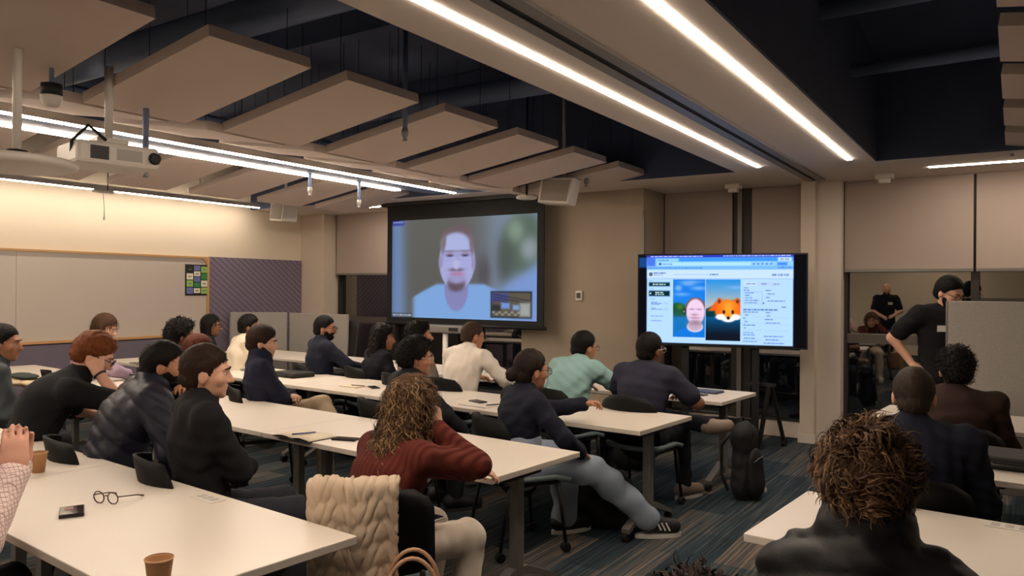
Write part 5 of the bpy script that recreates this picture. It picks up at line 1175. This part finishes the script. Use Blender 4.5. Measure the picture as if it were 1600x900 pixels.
person('p22', 'standing man in a black T-shirt with a name tag, hand on his hip', (1484, 430, 6.2), yaw=155, lean=6, hyaw=125, hpitch=24, stand=True, R=((0.24, 0.02, 1.03), (0.9, -0.7, 0.1)), L=((-0.22, 0.14, 0.95), (-0.6, -0.6, 0)), sleeve='short', top=(K_tee, None, 'T-shirt'), bottom=(K_dk, None), hair=dict(style='short', th=0.014, mat=HB), beard=HB, skin='light', glasses='y', name_tag=True, collar='crew', g=1.1, hem=0.10, handdir=(None, (-0.5, 0.7, -0.5)))
P23 = person('p23', 'man with thick curly brown hair in a black puffer jacket in the foreground', (1358, 664, 1.8), yaw=-6, lean=4, hyaw=-4, hpitch=4, top=(K_bpuf, None, 'puffer_jacket'), puffer=True, bottom=(K_char, None), hair=dict(style='curly', th=0.018, amp=0.016, wl=0.04, cl=1.7, cs=1.5, mat=HCU, hi=(112, 85, 60), zb=0.048, front=0.06, n=4200), skin='light', collar='high', hs=1.0, g=0.95, sw=0.158, res=0.0070, loose=0.006, drop=0.025)
person('p24', 'person with dark hair at the bottom edge of the picture', (1100, 908, 0.88), yaw=-5, lean=4, hyaw=-10, top=(K_char, None, 'sweater'), bottom=(K_dk, None), hair=dict(style='curly', th=0.02, amp=0.008, wl=0.03, mat=HDB), skin='light', res=0.013)
P25 = person('p25', 'man in a pink checked shirt with clasped hands at the left edge', ('w', -3.02, 1.10, 1.36, 2.6), yaw=8, lean=10, hyaw=20, R=((0.20, 0.34, 1.0), (0.7, 0.5, -1.0)), L=((0.13, 0.37, 1.0), (-0.7, 0.4, -0.9)), handdir=((0.12, 0.05, 1), (-0.10, 0.05, 1)), handn=((-0.9, 0.2, 0), (0.9, -0.35, 0)), curlhand=(0.35, 0.35),
             top=(K_chk, None, 'checked_shirt'), bottom=(K_dk, None), hair=dict(style='short', th=0.012, mat=HDB), skin='pink', collar='shirt', res=0.0060)
person('p26', 'bald bearded man in a black T-shirt standing at the back, mirrored in the window', ('w', -2.25, 0.15, 1.80, 7.0), yaw=12, lean=2, hyaw=12, hpitch=14, stand=True, L=((-0.10, 0.30, 1.12), (-0.8, -0.5, -0.5)), R=((0.12, 0.30, 1.14), (0.8, -0.5, -0.5)), sleeve='short', top=(K_tee, None, 'T-shirt'), bottom=(K_dk, None), hair=None, beard=HDB, skin='light', name_tag=True, collar='crew', hem=0.10, res=0.013)

# ------------------------------------------------------------------ things on the tables
M_kraft = mat('kraft_paper', (178, 132, 92), 0.8, var=0.06, vscale=30); M_paper = mat('paper_cream', (226, 212, 188), 0.8); M_phone = mat('phone_black', (22, 22, 24), 0.3); M_glassblk = mat('phone_glass', (12, 12, 16), 0.12)
def cup(p, label):
    o = empty('paper_cup', p); tag(o, label, 'cup')
    MB().lathe((0, 0, 0), [(0.001, 0.004), (0.025, 0.004), (0.0255, 0.0), (0.027, 0.0), (0.0385, 0.088), (0.040, 0.090), (0.040, 0.093), (0.0375, 0.092), (0.0365, 0.088), (0.026, 0.008), (0.001, 0.007)], 28).build('cup_wall', M_kraft, o, True)
    MB().lathe((0, 0, 0), [(0.0385, 0.088), (0.0408, 0.090), (0.0408, 0.094), (0.0385, 0.095)], 28, None, False).build('rolled_rim', mat('kraft_rim', (196, 152, 110), 0.7), o, True)
p = onz(252, 872, 0.832); cup((p.x, p.y, TH), 'brown paper cup near the bottom edge on the foreground table')
p = onz(62, 707, 0.832); cup((p.x, p.y, TH), 'brown paper cup behind the clasped hands')
def phone(px, py, rz, label, w_=0.074, l_=0.15, h_=0.010, z=TH):
    p = onz(px, py, z); o = empty('phone', (p.x, p.y, z), math.radians(rz)); tag(o, label, 'phone')
    MB().box((0, 0, h_ / 2), (w_, l_, h_)).build('case', M_phone, o, bevel=0.003)
    MB().box((0, 0, h_ + 0.0003), (w_ * 0.92, l_ * 0.94, 0.0008)).build('screen', M_glassblk, o)
    return o
o = phone(115, 802, 62, 'black phone in a card case beside the glasses', 0.085, 0.13, 0.014)
MB().box((-0.01, 0.02, 0.0155), (0.03, 0.04, 0.001)).build('sticker', mat('sticker_red', (120, 50, 46), 0.5), o)
phone(542, 687, -72, 'black phone next to the open notebook'); phone(585, 606, 60, 'black phone on the third row table beside a small notebook'); phone(748, 628, 70, 'black phone lying on the white pad', z=TH + 0.0085); phone(790, 586, 60, 'dark phone on the front table beside the cables'); phone(1092, 617, 80, 'small phone beside the dark book on the front table')
# eyeglasses
p = onz(168, 787, TH); o = empty('eyeglasses', (p.x, p.y, TH), math.radians(20)); tag(o, 'round tortoiseshell eyeglasses lying open on the foreground table', 'eyeglasses')
M_tort = mat('tortoiseshell', (62, 38, 24), 0.3, var=0.6, vscale=60)
for sx in (-1, 1):
    MB().tube([(sx * 0.033 + 0.024 * math.cos(a), -0.01 * math.sin(a) * 0.3, 0.025 + 0.024 * math.sin(a)) for a in [2 * math.pi * q / 24 for q in range(25)]], 0.0026, 8, False).build('rim', M_tort, o, True)
    MB().tube([(sx * 0.058, 0.0, 0.032), (sx * 0.066, 0.03, 0.028), (sx * 0.068, 0.10, 0.016), (sx * 0.066, 0.135, 0.004)], [0.0026, 0.0024, 0.0026, 0.004], 8).build('temple', M_tort, o, True)
MB().tube([(-0.010, 0, 0.03), (0, 0.001, 0.034), (0.010, 0, 0.03)], 0.0024, 8).build('bridge', M_tort, o, True)
def notebook(px, py, rz, label, w_=0.30, d_=0.20, open_=True, cover=(30, 28, 28), h_=0.012, page=None):
    p = onz(px, py, TH); o = empty('notebook', (p.x, p.y, TH), math.radians(rz)); tag(o, label, 'notebook')
    MB().box((0, 0, 0.002), (w_, d_, 0.004)).build('cover', mat('cover_%d_%d' % (cover[0], cover[2]), cover, 0.6), o, bevel=0.001)
    if open_:
        for sx in (-1, 1):
            MB().grid([[(sx * (0.002 + (w_ / 2 - 0.006) * i / 6), (j - 0.5) * (d_ - 0.01), 0.005 + 0.010 * math.sin(math.pi * min(1, i / 6 * 1.0) * 0.9 + 0.25)) for j in (0, 1)] for i in range(7)]).build('page_block', page or M_paper, o, True, solid=0.004)
    else: MB().box((0, 0, 0.004 + h_ / 2), (w_ * 0.97, d_ * 0.96, h_)).build('page_block', page or M_paper, o)
    return o
def pen(px, py, rz, label, col, z=TH + 0.014):
    p = onz(px, py, z); o = empty('pen', p, math.radians(rz)); tag(o, label, 'pen')
    MB().tube([(-0.045, 0, 0.005), (0.07, 0, 0.005)], 0.0042, 8).build('barrel', mat('pen_%d' % col[2], col, 0.4), o, True)
    MB().tube([(-0.045, 0, 0.005), (-0.068, 0, 0.005)], [0.0044, 0.004], 8).build('cap', mat('pen_cap_%d' % col[2], tuple(int(c * 0.7) for c in col), 0.4), o, True)
notebook(478, 682, -4, 'open notebook with cream pages and black cover on the second row table', 0.34, 0.21)
pen(476, 678, 62, 'blue pen lying across the open notebook', (56, 66, 150))
notebook(553, 604, -4, 'small closed notebook on the third row table', 0.22, 0.14, False, (196, 176, 140), 0.006); pen(560, 603, 10, 'dark pen on the small closed notebook', (30, 30, 34), TH + 0.012)
notebook(752, 633, -8, 'white writing pad on the third row table', 0.28, 0.20, False, (205, 196, 186), 0.004, M_whiteplast); pen(774, 633, 62, 'black pen on the white writing pad', (26, 26, 28), TH + 0.010)
notebook(1106, 613, -8, 'dark blue book on the front table beside the man in the navy T-shirt', 0.24, 0.17, False, (52, 62, 86), 0.014, mat('book_blue', (66, 76, 100), 0.6))
def slab_bag(px, py, rz, size, label, name='laptop_bag', m=None):
    p = onz(px, py, TH); o = empty(name, (p.x, p.y, TH), math.radians(rz)); tag(o, label, 'bag'); m = m or mat('bag_nylon', (22, 21, 22), 0.7, bump=0.2, bscale=200)
    MB().box((0, 0, size[2] / 2), size).build('body', m, o, bevel=0.015)
    MB().tube([(-size[0] * 0.48, -size[1] / 2 - 0.001, size[2] * 0.6), (size[0] * 0.48, -size[1] / 2 - 0.001, size[2] * 0.6)], 0.003, 6).build('zip', M_darkmetal, o)
    MB().tube([(-0.08, -size[1] / 2, size[2] * 0.5), (-0.07, -size[1] / 2 - 0.03, size[2] * 0.45), (0.07, -size[1] / 2 - 0.03, size[2] * 0.45), (0.08, -size[1] / 2, size[2] * 0.5)], 0.007, 8).build('handle', m, o, True)
slab_bag(460, 588, -8, (0.36, 0.26, 0.05), 'black laptop bag lying on the third row table')
slab_bag(1585, 728, -4, (0.46, 0.32, 0.065), 'black laptop bag lying on the table at the right edge')
# charger and cable
p = onz(474, 579, TH); o = empty('charger', (p.x, p.y, TH)); tag(o, 'white charger cube with a black cable on the third row table', 'charger')
MB().box((0, 0, 0.025), (0.045, 0.045, 0.05)).build('plug_body', M_whiteplast, o, bevel=0.004)
MB().tube([(0.02, 0, 0.03), (0.06, 0.02, 0.09), (0.11, 0.0, 0.10), (0.15, -0.05, 0.05), (0.2, -0.06, 0.004), (0.12, -0.1, 0.004)], 0.003, 6).build('cable', M_black, o, True)
# laptops
def laptop(px, py, rz, label, col):
    p = onz(px, py, TH); o = empty('laptop', (p.x, p.y, TH), math.radians(rz)); tag(o, label, 'laptop')
    MB().box((0, 0, 0.008), (0.32, 0.22, 0.016)).build('base', M_greymetal, o, bevel=0.003)
    M = Matrix.Rotation(math.radians(-18), 3, 'X'); c = Vector((0, 0.11, 0.016)) + M @ Vector((0, 0, 0.105))
    MB().box(c, (0.32, 0.006, 0.21), M).build('lid', M_greymetal, o, bevel=0.002)
    MB().box(c + M @ Vector((0, -0.0036, 0)), (0.30, 0.001, 0.19), M).build('display', emit('laptop_screen', col, 0.7), o)
laptop(392, 577, -30, 'open laptop with a lit blue screen behind the man in the quarter-zip', (0.35, 0.55, 0.95))
p = onz(222, 568, TH); o = empty('tablet', (p.x, p.y, TH), math.radians(-8)); tag(o, 'grey tablet in front of the woman in the lilac blouse', 'tablet')
MB().box((0, 0, 0.006), (0.25, 0.18, 0.009)).build('case', M_greymetal, o, bevel=0.003); MB().box((0, 0, 0.011), (0.23, 0.16, 0.001)).build('screen', mat('tablet_glass', (120, 118, 116), 0.2), o)
# folded jacket and pouch on the left table
p = onz(36, 602, TH); o = empty('folded_jacket', (p.x, p.y, TH), math.radians(10)); tag(o, 'folded beige jacket under a dark green pouch on the left table', 'jacket')
def f_fold(Q): return union([S((-0.15, 0, 0.03), (0.15, 0, 0.03), 0.10, 0.10, (0, 0, 1), 0.32, 0.02)], Q) - folds(Q, 0.008, 4, 0.08)
sdf_obj('cloth', f_fold, (-0.3, -0.16, -0.03), (0.3, 0.16, 0.10), 0.008, cloth('beige_jacket', (196, 174, 144)), o, 0.03)
o2 = empty('pouch', (p.x + 0.01, p.y + 0.02, TH + 0.06), math.radians(-6)); tag(o2, 'dark green pouch lying on the folded beige jacket', 'pouch')
sdf_obj('pouch_body', lambda Q: union([S((-0.12, 0, 0.02), (0.12, 0, 0.025), 0.085, 0.07, (0, 0, 1), 0.30, 0.02)], Q) - folds(Q, 0.004, 9, 0.08), (-0.25, -0.13, -0.02), (0.25, 0.13, 0.08), 0.008, cloth('green_pouch', (58, 66, 62)), o2, 0.03)
# bottle on the front table
p = onz(762, 582, TH); bt = onz(762, 582, TH); o = empty('water_bottle', (bt.x, bt.y, TH)); tag(o, 'clear water bottle with a blue cap on the front table', 'bottle')
MB().lathe((0, 0, 0), [(0.028, 0.0), (0.032, 0.01), (0.032, 0.07), (0.029, 0.09), (0.032, 0.11), (0.031, 0.15), (0.014, 0.185), (0.013, 0.20)], 20).build('bottle_wall', mat('clear_plastic', (170, 190, 205), 0.15), o, True)
MB().lathe((0, 0, 0), [(0.0325, 0.06), (0.0327, 0.115)], 20).build('label_band', mat('label_white', (210, 214, 220), 0.6), o, True)
MB().lathe((0, 0, 0), [(0.0155, 0.196), (0.0155, 0.218), (0.012, 0.22)], 16).build('cap', mat('cap_blue', (60, 84, 160), 0.4), o, True)
p = onz(806, 579, TH); o = empty('cable_tangle', (p.x, p.y, TH)); tag(o, 'loose black cables on the front table', 'cable')
r_ = random.Random(2); pts = [Vector((0.25 * math.sin(k * 0.9) + r_.uniform(-.03, .03), 0.10 * math.cos(k * 1.3), 0.004 + 0.006 * (k % 3))) for k in range(14)]
MB().tube(pts, 0.004, 6).build('cord', M_black, o, True); MB().box((0.1, 0.02, 0.008), (0.05, 0.03, 0.016)).build('connector', M_black, o, bevel=0.003)

# ------------------------------------------------------------------ bags on the floor
M_bag = mat('backpack_nylon', (20, 20, 22), 0.75, bump=0.25, bscale=160)
p = onz(1166, 778, 0.0); o = empty('backpack', p, math.radians(78)); o.scale = (1, 1, 1.12); tag(o, 'black backpack standing beside the leg of the front table', 'backpack')
sdf_obj('body', lambda Q: union([S((0, 0, 0.12), (0, 0.01, 0.42), 0.15, 0.115, (0, 1, 0), 0.62, 0.03), C((-0.05, 0.01, 0.43), (0.05, 0.01, 0.43), 0.072, 0.072, 0.06)], Q) - folds(Q, 0.004, 11, 0.12), (-0.22, -0.16, -0.05), (0.22, 0.18, 0.58), 0.009, M_bag, o, 0.03)
sdf_obj('front_pocket', lambda Q: union([S((0, -0.10, 0.12), (0, -0.085, 0.26), 0.11, 0.10, (0, 1, 0), 0.38, 0.03)], Q), (-0.15, -0.18, -0.02), (0.15, 0, 0.40), 0.009, M_bag, o)
MB().tube([(-0.03, 0.02, 0.50), (-0.02, 0.03, 0.56), (0.02, 0.03, 0.56), (0.03, 0.02, 0.50)], 0.008, 8).build('carry_handle', M_bag, o, True)
for sx in (-1, 1): MB().tube([(sx * 0.07, 0.08, 0.46), (sx * 0.10, 0.15, 0.36), (sx * 0.11, 0.14, 0.16), (sx * 0.12, 0.08, 0.06)], 0.013, 8).build('shoulder_strap', M_bag, o, True)
MB().tube([(-0.09, -0.125, 0.28), (0.0, -0.14, 0.31), (0.09, -0.125, 0.28)], 0.003, 6).build('zip', M_greymetal, o); MB().lathe((0.10, -0.12, 0.06), [(0.018, -0.004), (0.018, 0.004)], 16, Matrix.Rotation(math.pi / 2, 3, 'X')).build('badge', M_whiteplast, o)
p = onz(948, 824, 0.0); o = empty('tote_bag', p, math.radians(20)); tag(o, 'black bag standing on the carpet under the chair of the woman in jeans', 'bag')
sdf_obj('body', lambda Q: np.maximum(union([S((-0.12, 0, 0.13), (0.12, 0, 0.13), 0.15, 0.15, (0, 1, 0), 0.6, 0.02), S((-0.11, 0, 0.28), (0.11, 0, 0.28), 0.07, 0.07, (0, 1, 0), 0.8, 0.08)], Q) - folds(Q, 0.005, 12, 0.12), 0.004 - Q[:, 2]), (-0.32, -0.16, -0.02), (0.32, 0.16, 0.42), 0.01, M_bag, o, 0.03)
for sy in (-1, 1): MB().tube([(-0.08, sy * 0.04, 0.33), (-0.06, sy * 0.05, 0.42), (0.06, sy * 0.05, 0.42), (0.08, sy * 0.04, 0.33)], 0.007, 8).build('handle', M_bag, o, True)
# second dark bag behind the third row table leg
p = onz(985, 735, 0.0); o = empty('shoulder_bag', p, math.radians(-10)); tag(o, 'dark bag on the carpet under the front table behind the navy T-shirt man', 'bag')
sdf_obj('body', lambda Q: np.maximum(union([S((-0.08, 0, 0.12), (0.08, 0, 0.14), 0.12, 0.12, (0, 1, 0), 0.6, 0.02)], Q) - folds(Q, 0.005, 14, 0.1), 0.004 - Q[:, 2]), (-0.26, -0.14, -0.02), (0.26, 0.14, 0.32), 0.011, M_bag, o, 0.03)
MB().tube([(-0.12, 0, 0.22), (-0.05, 0.02, 0.34), (0.05, 0.02, 0.34), (0.12, 0, 0.22)], 0.008, 8).build('strap', M_bag, o, True)

# ------------------------------------------------------------------ jacket and bag on the chair of the woman in maroon
ox, oy = P5['o']; ya5 = math.radians(38); cc5 = Vector((ox, oy, 0)) + Matrix.Rotation(P5['ya'], 3, 'Z') @ Vector((0, 0.02, 0))
jk = empty('quilted_jacket', cc5, ya5); tag(jk, 'beige quilted jacket draped over the back of the chair', 'jacket')
def drape(x0, x1, zb0, zf0, nu=46, nv=70, bulge=0.0):
    P = []
    for i in range(nu + 1):
        u = i / nu; x = x0 + (x1 - x0) * u; row = []
        ztop_ = 0.885 - 0.25 * max(0, abs(x) - 0.18); yo = 0.10 * (x / 0.235) ** 2
        Lb = ztop_ - zb0 + 0.05 * math.sin(u * 7); Lf = ztop_ - zf0
        for j in range(nv + 1):
            s = (Lb + Lf) * j / nv
            if s < Lb - 0.03: z = ztop_ - (Lb - s); y = -0.345 - 0.05 * (0.86 - z) * -1 * 0.6 - 0.03 * math.sin(u * 9 + z * 6) * (ztop_ - z)
            elif s < Lb + 0.03: a = (s - Lb + 0.03) / 0.06 * math.pi; z = ztop_ - 0.03 + 0.03 * math.sin(a); y = -0.315 - 0.03 * math.cos(a)
            else: z = ztop_ - (s - Lb); y = -0.285 + 0.06 * (ztop_ - z)
            q = 0.011 * min(1, abs(math.sin((s + x * 1.1) * math.pi / 0.085)) * 1.6) * min(1, abs(math.sin((s - x * 1.1) * math.pi / 0.085)) * 1.6)
            sg = -1 if s < Lb else 1
            row.append((x, y + yo + sg * (q + 0.012 + bulge), z + (q if abs(s - Lb) < 0.04 else 0)))
        P.append(row)
    return MB().grid(P)
M_quilt = cloth('quilt_beige', (192, 172, 150), 0.85, 0.12, 160)
drape(-0.25, -0.06, 0.30, 0.58).build('back_panel', M_quilt, jk, True, solid=0.016)
drape(-0.085, 0.10, 0.24, 0.62, bulge=0.012).build('front_panel', M_quilt, jk, True, solid=0.016)
hb = empty('handbag', cc5 + Matrix.Rotation(ya5, 3, 'Z') @ Vector((0.16, -0.42, 0.0)), ya5); tag(hb, 'tan leather handbag with a looped handle behind the jacket chair', 'handbag')
M_tan = mat('tan_leather', (176, 136, 106), 0.55, bump=0.1, bscale=120)
MB().prism([(-0.17, 0.20), (0.17, 0.20), (0.15, 0.50), (-0.15, 0.50)], -0.05, 0.05).build('body', M_tan, hb, bevel=0.015)
for sy in (-1, 1): MB().tube([(-0.10 * math.cos(a), sy * 0.048, 0.48 + 0.17 * math.sin(a)) for a in [math.pi * q / 16 for q in range(17)]], 0.008, 8).build('handle', M_tan, hb, True)
ph_ = P5['W']((0.10, 0.20, 0.645)); o = empty('phone', ph_, ya5 + 0.8); tag(o, 'white phone lying on the lap of the woman in maroon', 'phone')
MB().box((0, 0, 0.004), (0.074, 0.15, 0.009)).build('case', M_whiteplast, o, bevel=0.003); MB().box((0, 0, 0.009), (0.066, 0.14, 0.001)).build('screen', M_glassblk, o)
# watches and a bracelet, shoe stripes
def wristband(key, i, m, name, back=0.03, r=0.034):
    I = PEOPLE[key]; El, Wr, fd = I['wr'][i]; c = Wr - fd * back; u = np.cross(fd, (0.3, 0.2, 1)); u /= np.linalg.norm(u); v = np.cross(fd, u)
    MB().tube([tuple(c + (u * math.cos(a) + v * math.sin(a)) * r) for a in [2 * math.pi * q / 18 for q in range(19)]], 0.006, 8, False).build(name, m, I['ob'], True)
wristband('p2', 1, M_darkmetal, 'wristwatch'); wristband('p6', 1, mat('gold', (200, 150, 70), 0.3, 0.9), 'bracelet', 0.04, 0.036); wristband('p25', 0, M_black, 'wristwatch', 0.005, 0.036)
I = PEOPLE['p17']
for k in range(3):
    s_ = 0.03 * k; q = Vector((0.285 + 0.3 * s_, 0.892 + 0.95 * s_, 0.082 - 0.10 * s_))
    MB().box(q, (0.006, 0.011, 0.058), Matrix.Rotation(math.radians(-17.5), 3, 'Z') @ Matrix.Rotation(math.radians(28), 3, 'X')).build('shoe_stripe', mat('stripe_white', (225, 220, 212), 0.6), I['ob'])
